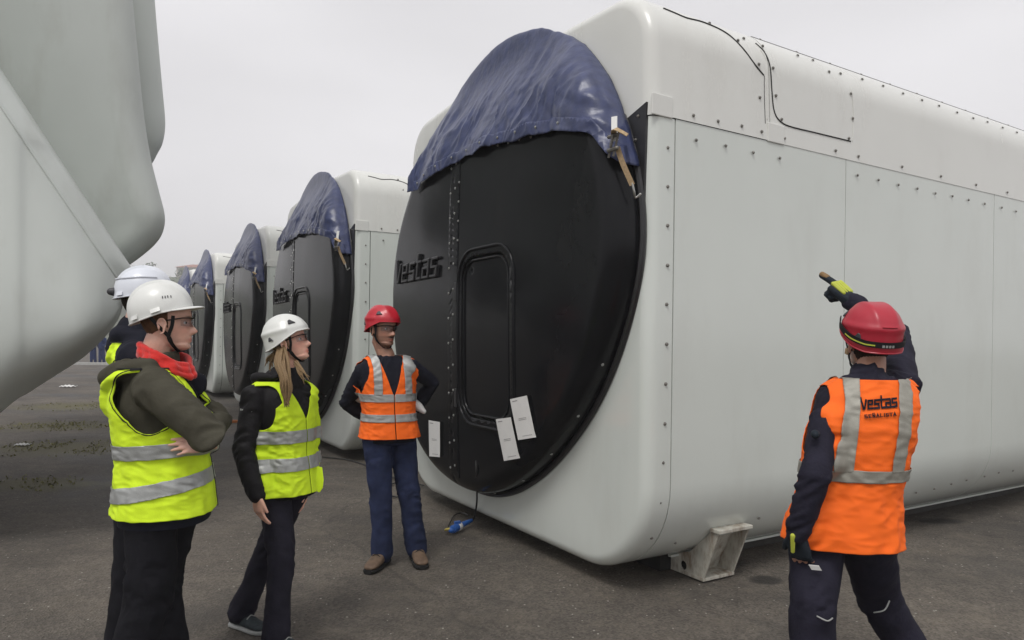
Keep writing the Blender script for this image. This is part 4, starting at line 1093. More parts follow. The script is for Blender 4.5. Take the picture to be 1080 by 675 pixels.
def body_obj(parts, H, root, org, beard=0, skin=(1, 1, 1), heads=None):
    A, B, Fc = remesh(parts, .0046, 1, .5)
    o = mesh_obj('body', rel(A, org), Fc, M['skin'], root, sharp=0)
    q = H.loc(A); x, y, z = q.T
    col = np.ones((len(A), 4)); col[:, :3] = skin
    g = lambda cx, cz, sx, sz: np.exp(-((np.abs(x) - cx) / sx) ** 2 - ((z - cz) / sz) ** 2) * (y > .02) * (np.abs(z) < .14)
    def mul(w_, c):
        for i in range(3): col[:, i] *= 1 + w_ * (c[i] - 1)
    mul(np.clip(g(0, -.0725, .024, .009) * 1.3, 0, 1), (.86, .52, .52)); mul(g(.045, -.03, .022, .022) * .5, (1.05, .80, .78)); mul(g(0, -.04, .014, .012) * .4, (1.05, .8, .78))
    mul(np.clip(g(.032, .024, .019, .0045) * 1.5, 0, 1), (.25, .2, .18))
    if beard:
        jaw = ((z < -.045) & (z > -.135) & (y > -.02)).astype(float) * np.clip((np.abs(gnoise(q * 130)) * .3 + .75), 0, 1)
        mul(jaw * beard * .55, (.35, .33, .33)); mul(np.clip(g(0, -.056, .030, .0065) * 1.4, 0, 1) * beard, (.14, .12, .12)); mul(np.clip(g(0, -.100, .020, .014), 0, 1) * beard * .6, (.3, .28, .28))
    ca = o.data.color_attributes.new('col', 'FLOAT_COLOR', 'POINT'); ca.data.foreach_set('color', col.astype(np.float32).ravel())
    return o
def make_vest(T, root, org, m, mb, k0=-.30, off=.030, jacket=None, kneck=.93, vneck=.52, arm=(.70, .19, .085), flare=.03, bands=((-.02, .075), (.32, .415)), braces=True, seed=0, open_front=True, xarm=.150, amp=.006, piping=None, pmax=.042):
    nth, nk = 200, 150; th = np.linspace(0, 2 * math.pi, nth + 1); ks = np.linspace(k0, 1.0, nk)
    TH, KK = np.meshgrid(th, ks); th_, kk_ = TH.ravel(), KK.ravel()
    fl = off + flare * np.clip(.3 - kk_, 0, 1)
    p, la, fb = T.pt(th_, kk_, fl); c, f, r_ = T.frame(kk_)
    nr = p - c; nr /= np.linalg.norm(nr, axis=1)[:, None]
    up = p[:, 2]
    q = np.stack([th_ * 1.6 + seed, kk_ * 9 + np.sin(th_ * 2) * .8, kk_ * 0 + seed], 1); q2 = np.stack([th_ * 4.5, kk_ * 4, kk_ * 0 + seed + 3], 1)
    q3 = np.stack([th_ * 2.2 + kk_ * 4, kk_ * 16 - th_ * 1.2, kk_ * 0 + seed + 9], 1)
    # keep the wrap seamless: fade folds at the front opening
    fade = np.clip(np.sin(th_ / 2) * 4, 0, 1)
    d = (ridged(q) * amp * .6 + gnoise(q2) * amp * 2.6 * np.clip(.75 - kk_, 0, 1) + ridged(q3) * amp * .35) * fade
    p = p + nr * d[:, None]
    if jacket is not None:
        # stay outside of the garment beneath
        push = np.zeros(len(p))
        for i in np.where(kk_ < .995)[0]:
            o_ = Vector(p[i] + nr[i] * (pmax - .004)); h = jacket.ray_cast(o_, Vector(-nr[i]), pmax + .03)
            if h[0] is not None:
                dd = .007 - (Vector(p[i]) - h[0]).dot(Vector(nr[i]))
                if 0 < dd < pmax: push[i] = dd
        pg = np.pad(push.reshape(nk, nth + 1), ((8, 8), (0, 0)), 'edge')
        mxp = pg.copy()
        for sft in range(1, 5):
            for ax_ in (0, 1): mxp = np.maximum(mxp, np.maximum(np.roll(pg, sft, ax_), np.roll(pg, -sft, ax_)))
        sm_ = mxp.copy()
        for _ in range(6): sm_ = (sm_ + np.roll(sm_, 1, 0) + np.roll(sm_, -1, 0) + np.roll(sm_, 1, 1) + np.roll(sm_, -1, 1)) / 5
        p = p + nr * np.maximum(sm_[8:-8], 0).ravel()[:, None]
    lat = np.abs(la); isf = np.cos(th_)
    ax_ = .125
    # signed fields
    f_arm = np.hypot((fb - .0) / arm[2], (kk_ - arm[0]) / arm[1]) - 1; f_arm = np.where(lat < .09, 1, f_arm)
    xa = np.interp(kk_, [arm[0] - arm[1] - .02, arm[0] - arm[1] * .6, arm[0] - arm[1] * .15, arm[0] + .06], [.30, .198, .170, xarm])
    f_x = (xa - lat) * 8
    f_arm2 = np.where(kk_ > arm[0] - arm[1], np.minimum(f_arm, f_x), f_arm)
    neckc = (kk_ - vneck) / (1.0 - vneck); wv = .004 + .088 * np.clip(neckc, 0, 1) ** .9
    f_v = np.where((isf > 0) & (kk_ > vneck), (lat - wv) * 8, 1.0)
    f_open = np.where(isf > 0, (lat - (.003 if open_front else -1)) * 8, 1.0)
    f_top = .985 - kk_
    keep = np.minimum(np.minimum(f_arm2, f_v), np.minimum(f_open, f_top * 4))
    A = np.hstack([p, kk_[:, None], la[:, None], keep[:, None], th_[:, None], fb[:, None]])
    Fg = grid_faces(nth + 1, nk); 
    A1, F1 = clip(A, Fg, 5)
    o = mesh_obj('safety_vest', rel(A1[:, :3], org), F1, m, root, sharp=0); solid(o, .0035, 1)
    # reflective bands and braces lie on the vest
    Nn = vnormals(A1, F1); A1n = A1.copy(); sgn = np.sign(np.einsum('ij,ij->i', Nn, A1[:, :3] - T.frame(A1[:, 3])[0])); A1n[:, :3] += Nn * sgn[:, None] * .0062
    for bb in bands:
        b0, b1 = bb[:2]; ke = A1n[:, 3] - (bb[2] if len(bb) > 2 else 0) * A1n[:, 7]
        A2, F2 = clip(A1n, F1, np.minimum(ke - b0, b1 - ke))
        bo = mesh_obj('reflective_band', rel(A2[:, :3], org), F2, mb, o, sharp=0); solid(bo, .0015, -1 if sgn.mean() > 0 else 1)
    if braces:
        kb = max(b[1] for b in bands) - .01
        for s_ in (-1, 1):
            for fr in (1, -1):
                xx = .105 if fr > 0 else .098
                x_ = xx - .0 * A1n[:, 3]
                fld = np.minimum(.026 - np.abs(A1n[:, 4] * s_ - x_), A1n[:, 3] - kb); fld = np.where(A1n[:, 7] * fr > -.012, fld, -1)
                A2, F2 = clip(A1n, F1, fld)
                if len(F2): bo = mesh_obj('reflective_brace', rel(A2[:, :3], org), F2, mb, o, sharp=0); solid(bo, .0015, -1)
    if piping:
        Np = A1.copy(); bd = A1n[:, 5]
        A2, F2 = clip(A1n, F1, .10 - A1n[:, 5])
        # narrow edge binding where the cut field is small
        A2, F2 = clip(A1n, F1, piping[1] - A1n[:, 5])
        if len(F2): bo = mesh_obj('edge_binding', rel(A2[:, :3] , org), F2, M[piping[0]], o, sharp=0); solid(bo, .0012, -1)
    return o, A1, F1
def shoe_parts(ank, yaw, k=1.0, ground=0.0, L_=.28, high=.10):
    y = R(yaw); f = V3(math.cos(y), math.sin(y), 0); r_ = V3(math.sin(y), -math.cos(y), 0); c = V3(ank[0], ank[1], ground)
    up = V3(0, 0, 1); rings = []
    for t, w_, z0, z1 in ((-.075, .022, .022, .05), (-.065, .033, .020, .08), (-.03, .038, .020, .105), (.02, .040, .020, .108), (.07, .043, .020, .092), (.11, .047, .020, .072), (.15, .047, .020, .060), (.18, .041, .022, .052), (.20, .026, .026, .044)):
        rings.append((c + (f * t + up * (z0 + z1) / 2) * k, r_, up, w_ * k, (z1 - z0) / 2 * k))
    U = [loft(rings, 24, 2.6), tube([c + up * .06 * k - f * .015, c + up * .135 * k - f * .015], [.046 * k, .044 * k], 16)]
    rs = []
    for t, w_ in ((-.080, .022), (-.068, .036), (-.02, .040), (.04, .041), (.10, .049), (.15, .050), (.185, .042), (.207, .024)):
        rs.append((c + (f * t + up * .013) * k, r_, up, w_ * k, .0135 * k))
    S = loft(rs, 24, 4)
    return U, S
def make_shoes(root, org, ankles, yaws, m, ms, laces=None, k=1.0):
    for a, y in zip(ankles, yaws):
        U, S = shoe_parts(a, y, k); A, B, Fc = remesh(U, .006, 3); sh = mesh_obj('shoe', rel(A, org), Fc, m, root, sharp=0)
        mesh_obj('sole', rel(S[0], org), S[1], ms, sh)
        yy = R(y); f = V3(math.cos(yy), math.sin(yy), 0); r_ = V3(math.sin(yy), -math.cos(yy), 0); c = V3(a[0], a[1], 0)
        ps = []
        for t, z in ((.045, .106), (.066, .099), (.086, .090)):
            ps.append(tube(smooth_path([c + (f * t - r_ * .028 + V3(0, 0, z - .012)) * k, c + (f * t + V3(0, 0, z + .003)) * k, c + (f * t + r_ * .028 + V3(0, 0, z - .012)) * k], 4), .003, 6))
        V, Fc = join(ps); lo = mesh_obj('laces', rel(V, org), Fc, laces or M['sole_l'], sh); lo['kind'] = 'stuff'
def trousers(T, hips, knees, ankles, root, org, m, k=1.0, rad=(.098, .078, .064, .068), voxel=.010, amp=.007, seed=0, off=.0, ktop=.22, kbot=-.12):
    parts = [T.closed(kbot, ktop, off, 36, 12)]; segs = []
    for h_, kn, an in zip(hips, knees, ankles):
        h_, kn, an = Vector(h_), Vector(kn), Vector(an); r0, r1, r2, r3 = [q * k for q in rad]
        pth = smooth_path([h_, h_.lerp(kn, .5) , kn, kn.lerp(an, .5), an], 4)
        rr = np.interp(np.linspace(0, 1, len(pth)), [0, .25, .5, .75, 1], [r0 * 1.02, (r0 + r1) / 2 * 1.02, r1, (r1 + r2) / 2, r3])
        parts.append(tube(pth, list(rr), 20)); segs += [(h_, kn), (kn, an)]
    return cloth_obj('trousers', parts, m, root, org, segs, voxel, 4, amp, f1=17, seed=seed, base=.45)
def arm_tubes(sh, el, wr, r_=(.072, .062, .058, .046), start_in=None):
    sh, el, wr = Vector(sh), Vector(el), Vector(wr)
    pts = [sh, sh.lerp(el, .5), el, el.lerp(wr, .5), wr]; rr = [r_[0], (r_[0] + r_[1]) / 2, r_[1], (r_[1] + r_[2]) / 2, r_[3]]
    if start_in is not None: pts = [Vector(start_in)] + pts; rr = [r_[0] * .9] + rr
    return tube(pts, rr, 18)
def bare_arm(sh, el, wr, k=1.0): return tube([Vector(sh), Vector(sh).lerp(Vector(el), .5), Vector(el), Vector(el).lerp(Vector(wr), .4), Vector(wr)], [q * k for q in (.045, .042, .036, .036, .025)], 14)
def body_core(T, H, neck0, hips, knees, ankles, k=1.0):
    parts = [T.closed(-.1, .93, -.045, 28, 16)]
    parts.append(tube([Vector(neck0) - V3(0, 0, .06), Vector(neck0), H.w(0, -.035, -.075), H.w(0, -.02, -.04)], [.075 * k, .060 * k, .054 * k, .055 * k], 20))
    for h_, kn, an in zip(hips, knees, ankles): parts.append(tube([Vector(h_), Vector(kn), Vector(an) + V3(0, 0, .03)], [.07, .048, .032], 12))
    return parts
def project_text(word, bv, origin, xdir, updir, fdir, width, height, root, org, m, name='lettering', slant=.12, wd=.16, lift=.004, gap=.2):
    xdir, updir, fdir = Vector(xdir).normalized(), Vector(updir).normalized(), Vector(fdir).normalized()
    def t3(x, y, up):
        p = Vector(origin) + xdir * x * width + updir * y * height; h = bv.ray_cast(p - fdir * .5, fdir)
        q = h[0] if h[0] is not None else p
        return q - fdir * (lift + (.0012 if up else 0))
    V, Fc = stroke_prisms(word, t3, wd=wd, gap=gap, slant=slant); return mesh_obj(name, rel(V, org), Fc, m, root, smooth=False)

# ---------- 1: man in the olive jacket, arms crossed, at the left
def person_olive():
    D = 2.9; org = V3(P(150, 600, D).x, D, 0); root = empty('person', org)
    hip = P(174, 512, D); neck = P(160, 386, D); T = Torso(hip, neck, 16, 20, .96, 1.04, .01, .0)
    H = Head(P(177, 341, D), 21, 2, 0, .98)
    hips = [hip + V3(-.0, -.10, -.03), hip + V3(.0, .10, -.03)]; knees = [P(158, 622, D - .12), P(168, 618, D + .14)]; ank = [V3(org.x - .03, D - .14, .08), V3(org.x + .08, D + .14, .08)]
    shR = P(158, 407, D - .19); elR = P(222, 458, D - .24); wrR = P(206, 452, D + .06)
    shR, elR = P(160, 408, D - .17), P(221, 460, D - .22); wrR = P(203, 455, D + .05)
    shL, elL, wrL = P(172, 405, D + .18), P(229, 448, D + .15), P(207, 464, D - .04)
    parts = body_core(T, H, neck, hips, knees, ank) + [head_surface(H)] + ear(H, 1) + ear(H, -1)
    parts += [bare_arm(shR, elR, wrR), bare_arm(shL, elL, wrL)]
    parts += hand_parts(wrR, V3(-.2, 1, .15), V3(1, .2, .3), -1, (.35, .35, .4, .4))
    parts += hand_parts(P(222, 468, D - .155), V3(-1, -.42, -.02), V3(-.2, -1, .35), 1, (.16, .18, .2, .25), 0.3, .82)
    body_obj(parts, H, root, org, skin=(1.0, .94, .92)); eyes(H, root, org)
    # jacket with hood and crossed sleeves
    jp = [T.closed(-.10, 1.0, .004, 44, 36), arm_tubes(shR, elR, wrR, (.076, .068, .064, .052), P(156, 403, D - .06)), arm_tubes(shL, elL, wrL, (.074, .066, .062, .05), P(156, 402, D + .06))]
    jp.append(loft([(neck + V3(.0, 0, -.03), V3(1, 0, 0), V3(0, 1, 0), .105, .11), (neck + V3(.012, 0, .02), V3(1, 0, .2), V3(0, 1, 0), .095, .095), (neck + V3(.02, 0, .045), V3(1, 0, .2), V3(0, 1, 0), .085, .085)], 28))
    # folded hood behind the neck
    hc = neck + V3(-.075, 0, -.03)
    hp = smooth_path([hc + V3(.13, -.12, .035), hc + V3(.05, -.135, .02), hc + V3(-.04, -.10, -.01), hc + V3(-.075, 0, -.03), hc + V3(-.04, .10, -.01), hc + V3(.05, .135, .02), hc + V3(.13, .12, .035)], 4)
    jp.append(tube(hp, [.028 + .018 * math.sin(math.pi * i / (len(hp) - 1)) for i in range(len(hp))], 14))
    jp.append(tube([hc + V3(-.03, 0, .0), hc + V3(-.075, 0, -.09), hc + V3(-.07, 0, -.15)], [.06, .06, .03], 16))
    segs = [(shR, elR), (elR, wrR), (shL, elL), (elL, wrL), (hip, neck)]
    jo, JA, JF = cloth_obj('jacket', jp, M['olive'], root, org, segs, .009, 3, .014, seed=1, f1=22)
    # dark lower sleeve panel / inner side
    tr = trousers(T, hips, knees, ank, root, org, M['pants_b'], rad=(.102, .086, .076, .078), seed=3, amp=.014, off=-.004)
    jb = bvh_of(JA, JF)
    T2 = Torso(hip, neck, 16, 20, .97, 1.06, .015, 0)
    vo, VA, VF = make_vest(T2, root, org, M['yellow'], M['band'], k0=-.19, off=.034, jacket=jb, bands=((-.02, .095, .35), (.28, .395, .1)), braces=False, arm=(.72, .24, .088), vneck=.45, seed=2, kneck=.955, xarm=.145, flare=.025, amp=.005, piping=('strapb', .035))
    V, Fc = T.closed(-.27, -.02, .022, 60, 8); lo_ = mesh_obj('jacket_lining', rel(V, org), Fc, M['navy'], root)
    # red scarf at the collar
    sc = neck + V3(.035, 0, .035)
    rp = smooth_path([sc + V3(.115, -.01, -.055), sc + V3(.085, -.070, -.035), sc + V3(.01, -.084, .004), sc + V3(-.070, -.02, .030), sc + V3(-.03, .080, .018), sc + V3(.07, .085, -.02), sc + V3(.115, .02, -.05)], 6)
    rings = [tube(rp, [.017 + .004 * math.sin(i * 1.3) for i in range(len(rp))], 12), tube([q + V3(-.004, 0, .024) for q in rp], [.012 + .003 * math.sin(i * .8 + 1) for i in range(len(rp))], 10), tube([q + V3(.006, 0, -.020) + (q - sc).normalized() * .008 for q in rp], [.012 + .004 * math.sin(i * .7 + 2) for i in range(len(rp))], 10), tube([sc + V3(-.02, -.085, .0), sc + V3(.05, -.095, -.035), sc + V3(.10, -.06, -.07)], [.010, .016, .008], 10)]
    cloth_obj('scarf', rings, M['red'], root, org, [(rp[0], rp[len(rp) // 2]), (rp[len(rp) // 2], rp[-1])], .005, 2, .004, seed=9)
    Hh = Head(H.w(0, -.006, .004), 21, 13, 0, .99); ho, pt = helmet(Hh, root, org, 'hard', M['hat_w']); strap(H, root, org, -.112); glasses(H, root, org)
    # small print on the helmet side
    for i, (th, v, l_) in enumerate(((62, .70, .010), (68, .69, .006), (73, .69, .008), (78, .685, .006))):
        a = Hh.w(*pt(R(th), v, .0015)) - org; mid = Hh.w(*pt(R(th + 1), v + .05, .0015)) - org
        V, Fc = ribbon([a, mid], H.m @ Vector(pt(R(th), v)), .0035, .0008); mesh_obj('print_mark', V, Fc, M['vent'], ho)
    hair_cap(H, root, org, M['hair_br'], -.055, short=True)
    make_shoes(root, org, ank, (0, 8), M['shoe'], M['sole'])
    tag(root, 'man with crossed arms in olive jacket, yellow vest, white hard hat and red scarf', 'person', 'people in safety vests')
def hair_cap(H, root, org, m, low=-.06, short=False):
    """close-cropped hair showing under the helmet rim at the sides and nape"""
    V = []; n = 60; rows = 12
    for j in range(rows):
        t = j / (rows - 1)
        for i in range(n + 1):
            a = R(78 + 204 * i / n)      # from beside one temple round the back to the other
            z = .06 + (low * (.35 + .65 * max(0, -math.cos(a))) - .06) * t
            wz = np.interp(z, [-.09, -.07, -.05, -.03, 0, .04], [.046, .055, .061, .066, .071, .074]); yb = np.interp(z, [-.09, -.07, -.05, -.03, 0, .04], [-.030, -.050, -.069, -.083, -.096, -.102])
            e = .004 * (1 - t) + .0025 + .0015 * math.sin(i * 2.1 + j)
            V.append(((wz + e) * math.sin(a), -.008 + (-.008 - yb + e) * math.cos(a) if math.cos(a) < 0 else -.008 + .07 * math.cos(a), z))
    o = mesh_obj('hair', rel(H.pts(V), org), grid_faces(n + 1, rows), m, root); solid(o, .006, -1)
    return o

# ---------- 2: man behind him
def person_behind():
    D = 3.25; org = V3(P(140, 600, D).x, D, 0); root = empty('person', org)
    hip = P(160, 478, D); neck = P(149, 360, D); T = Torso(hip, neck, 20, 24, .85, .86)
    H = Head(P(154, 320, D), 24, 0, 0, .98)
    hips = [hip + V3(0, -.10, -.03), hip + V3(0, .10, -.03)]; ank = [V3(org.x, D - .13, .08), V3(org.x + .06, D + .13, .08)]; knees = [hips[0].lerp(ank[0], .5) + V3(.02, 0, 0), hips[1].lerp(ank[1], .5) + V3(.03, 0, 0)]
    shR, elR, wrR = P(143, 378, D - .2), P(203, 408, D - .22), P(190, 415, D + .05)
    shL, elL, wrL = P(150, 378, D + .2), P(200, 408, D + .2), P(180, 420, D - .02)
    parts = body_core(T, H, neck, hips, knees, ank) + [head_surface(H)] + ear(H, 1) + ear(H, -1) + [bare_arm(shR, elR, wrR), bare_arm(shL, elL, wrL)]
    parts += hand_parts(wrR, V3(-.3, 1, 0), V3(1, .2, .2), -1) + hand_parts(wrL, V3(-.3, -1, 0), V3(1, 0, .3), 1)
    body_obj(parts, H, root, org); eyes(H, root, org)
    jp = [T.closed(-.28, 1.0, .010, 40, 30), arm_tubes(shR, elR, wrR, (.082, .072, .066, .055), P(140, 374, D - .06)), arm_tubes(shL, elL, wrL, (.078, .07, .065, .055), P(140, 374, D + .06))]
    jp.append(tube([neck + V3(-.05, 0, -.03), neck + V3(-.02, 0, .05)], [.10, .085], 18)); jp.append(tube(smooth_path([neck + V3(.06, -.09, .02), neck + V3(-.06, -.08, .03), neck + V3(-.09, 0, .03), neck + V3(-.06, .08, .03), neck + V3(.06, .09, .02)]), .034, 12))
    jo, JA, JF = cloth_obj('jacket', jp, M['navy'], root, org, [(shR, elR), (elR, wrR), (shL, elL), (hip, neck)], .012, 4, .007, seed=5)
    trousers(T, hips, knees, ank, root, org, M['pants_b'], voxel=.013, seed=6)
    make_vest(T, root, org, M['yellow'], M['band'], k0=-.16, off=.02, jacket=bvh_of(JA, JF), bands=((-.02, .08), (.28, .38)), braces=False, arm=(.72, .22, .085), vneck=.45, seed=4, flare=.0, piping=('strapb', .03))
    ho, pt = helmet(H, root, org, 'hard', M['hat_w2']); hair_cap(H, root, org, M['hair_d'])
    pts = [pt(R(a), .60, .003) for a in np.linspace(60, 175, 14)]
    V, Fc = tube([H.w(*p) - org for p in pts], .004, 6); mesh_obj('moulded_ridge', V, Fc, M['hat_w2'], ho)
    V, Fc = tube([H.w(*pt(R(172), .86, .0)) - org, H.w(*pt(R(172), .86, .012)) - org], [.020, .016], 12); mesh_obj('adjuster_knob', V, Fc, M['vent'], ho)
    make_shoes(root, org, ank, (0, 0), M['shoe'], M['sole'])
    tag(root, 'tall man in yellow vest half hidden behind the man with crossed arms', 'person', 'people in safety vests')

# ---------- 3: woman with the white climbing helmet
def person_woman():
    D = 3.75; org = V3(P(275, 600, D).x, D - .02, 0); root = empty('person', org)
    hip = P(302, 500, D); neck = P(299, 400, D); T = Torso(hip, neck, -20, -22, .80, .90, .0, .0)
    H = Head(P(305, 361, D), 6, 16, 0, .95)
    f = V3(math.cos(R(-30)), math.sin(R(-30)), 0); r_ = V3(math.sin(R(-30)), -math.cos(R(-30)), 0)
    hips = [hip + r_ * .085 + V3(0, 0, -.03), hip - r_ * .085 + V3(0, 0, -.03)]
    ankR = V3(P(292, 640, 3.58).x, 3.58, .085); ankL = V3(P(254, 640, 3.86).x, 3.86, .085)
    ank = [ankR, ankL]; knees = [P(296, 585, 3.62), P(281, 583, 3.84)]
    shR, elR, wrR = P(268, 418, D - .13), P(258, 478, D - .17), P(271, 522, D - .22)
    shL, elL, wrL = P(322, 414, D + .08), P(325, 468, D + .15), P(322, 512, D + .12)
    parts = body_core(T, H, neck, hips, knees, ank, .85) + [head_surface(H, fem=1)] + ear(H, 1) + ear(H, -1) + [bare_arm(shR, elR, wrR, .85), bare_arm(shL, elL, wrL, .85)]
    parts += hand_parts(wrR, V3(.12, .0, -1), V3(-.6, -.8, 0), -1, (.25, .3, .32, .36), .6, .92, thumb_dir=V3(.5, -.1, -.8)) + hand_parts(wrL, V3(0, -.1, -1), V3(.9, .3, 0), 1, k=.92)
    body_obj(parts, H, root, org, skin=(1.12, 1.02, .98)); eyes(H, root, org)
    jp = [T.closed(-.22, 1.0, .010, 44, 34), arm_tubes(shR, elR, wrR, (.064, .056, .050, .043), P(285, 412, D - .04)), arm_tubes(shL, elL, wrL, (.062, .055, .05, .042), P(308, 412, D + .03))]
    jp.append(loft([(neck + V3(0, 0, -.03), V3(1, 0, 0), V3(0, 1, 0), .10, .10), (neck + V3(.012, 0, .035), V3(1, 0, 0), V3(0, 1, 0), .080, .080), (neck + V3(.02, 0, .065), V3(1, 0, 0), V3(0, 1, 0), .072, .072)], 26))
    hb = -f; hc = neck + hb * .07
    hp = smooth_path([hc + f * .12 + r_ * .10 + V3(0, 0, .04), hc + r_ * .12 + V3(0, 0, .03), hc + hb * .05, hc - r_ * .12 + V3(0, 0, .03), hc + f * .12 - r_ * .10 + V3(0, 0, .04)], 5)
    jp.append(tube([q - V3(0, 0, .02) for q in hp], [.016 + .014 * math.sin(math.pi * i / (len(hp) - 1)) for i in range(len(hp))], 12)); jp.append(tube([hc, hc + hb * .02 + V3(0, 0, -.12)], [.055, .03], 14))
    jo, JA, JF = cloth_obj('jacket', jp, M['blackc'], root, org, [(shR, elR), (elR, wrR), (shL, elL), (elL, wrL), (hip, neck)], .009, 3, .012, seed=12)
    a = P(254, 432, D - .195) - org
    for i in range(7):
        V, Fc = box(a + V3(.009 * i, 0, -.001 * i), (.006, .003, .007 if i % 2 else .009)); mesh_obj('sleeve_print', V, Fc, M['sole_l'], jo, smooth=False)
    trousers(T, hips, knees, ank, root, org, M['pants_w'], rad=(.088, .066, .056, .070), seed=13, amp=.011, off=-.012, voxel=.009)
    vo, VA, VF = make_vest(T, root, org, M['yellow'], M['band'], k0=-.17, off=.024, jacket=bvh_of(JA, JF), bands=((.08, .21), (.36, .49)), braces=False, arm=(.72, .22, .075), vneck=.60, seed=14, xarm=.13, flare=.03, amp=.006, kneck=.95)
    # loose fastening tab at the front hem
    fa = P(337, 505, D - .17)
    V, Fc = loft([(fa + V3(0, 0, .06) - org, V3(.8, -.5, 0).normalized(), V3(.5, .8, 0).normalized(), .018, .003), (fa + V3(.004, -.01, 0) - org, V3(.8, -.5, 0).normalized(), V3(.5, .8, 0).normalized(), .028, .003), (fa + V3(.004, -.012, -.04) - org, V3(.8, -.5, 0).normalized(), V3(.5, .8, 0).normalized(), .024, .003), (fa + V3(0, -.01, -.065) - org, V3(.8, -.5, 0).normalized(), V3(.5, .8, 0).normalized(), .008, .003)], 16); mesh_obj('vest_tab', V, Fc, M['yellow'], vo)
    ho, pt = helmet(H, root, org, 'climb', M['hat_w']); strap(H, root, org, -.115); glasses(H, root, org)
    # hair: gathered at the nape, long lock falling over the near shoulder
    hr = hair_cap(H, root, org, M['hair_b'], -.085)
    hair = []
    root_pt = H.w(.055, -.045, -.035)
    rg = random.Random(7)
    for i in range(26):
        j = V3(rg.uniform(-.016, .016), rg.uniform(-.012, .012), 0); s0 = H.w(.052 + rg.uniform(-.01, .012), -.04 + rg.uniform(-.02, .02), -.02 + rg.uniform(-.02, .02))
        e = P(303, 425, D - .17) + V3(rg.uniform(-.012, .016), rg.uniform(-.01, .01), rg.uniform(-.03, .03))
        mid = P(301, 398, D - .165) + j * 1.6
        pth = smooth_path([s0, s0.lerp(mid, .5) + V3(-.0, -.02, .0) + j, mid, mid.lerp(e, .5) + j, e], 4); n = len(pth)
        hair.append(tube(pth, [.0075 * (1 - .8 * (q / (n - 1)) ** 2) + .001 for q in range(n)], 6))
    for i in range(16):
        s0 = H.w(rg.uniform(-.05, .05), -.088, rg.uniform(-.07, -.03)); e = s0 + hb * rg.uniform(.02, .06) + V3(rg.uniform(-.03, .03), 0, -rg.uniform(.04, .09)); 
        hair.append(tube(smooth_path([s0, s0.lerp(e, .5) + hb * .02, e], 4), [.007, .007, .006, .006, .005, .004, .003, .002, .001], 6))
    for i in range(6):
        s0 = H.w(.0 + rg.uniform(.0, .04), .03, -.115); e = P(323, 400, D - .12) + V3(rg.uniform(-.02, .02), 0, rg.uniform(-.03, .02)); s0 = P(314, 383, D - .08) + V3(rg.uniform(-.02, .01), 0, rg.uniform(-.01, .01))
        hair.append(tube(smooth_path([s0, s0.lerp(e, .5) + V3(rg.uniform(-.01, .01), -.01, 0), e], 4), [.006, .006, .006, .005, .005, .004, .003, .002, .001], 6))
    V, Fc = join(hair); ho2 = mesh_obj('hair_locks', rel(V, org), Fc, M['hair_b'], root); ho2['kind'] = 'stuff'
    make_shoes(root, org, ank, (-25, -28), M['shoe'], M['sole_l'], k=.9)
    tag(root, 'woman with blond hair in black jacket, yellow vest and white vented helmet', 'person', 'people in safety vests')

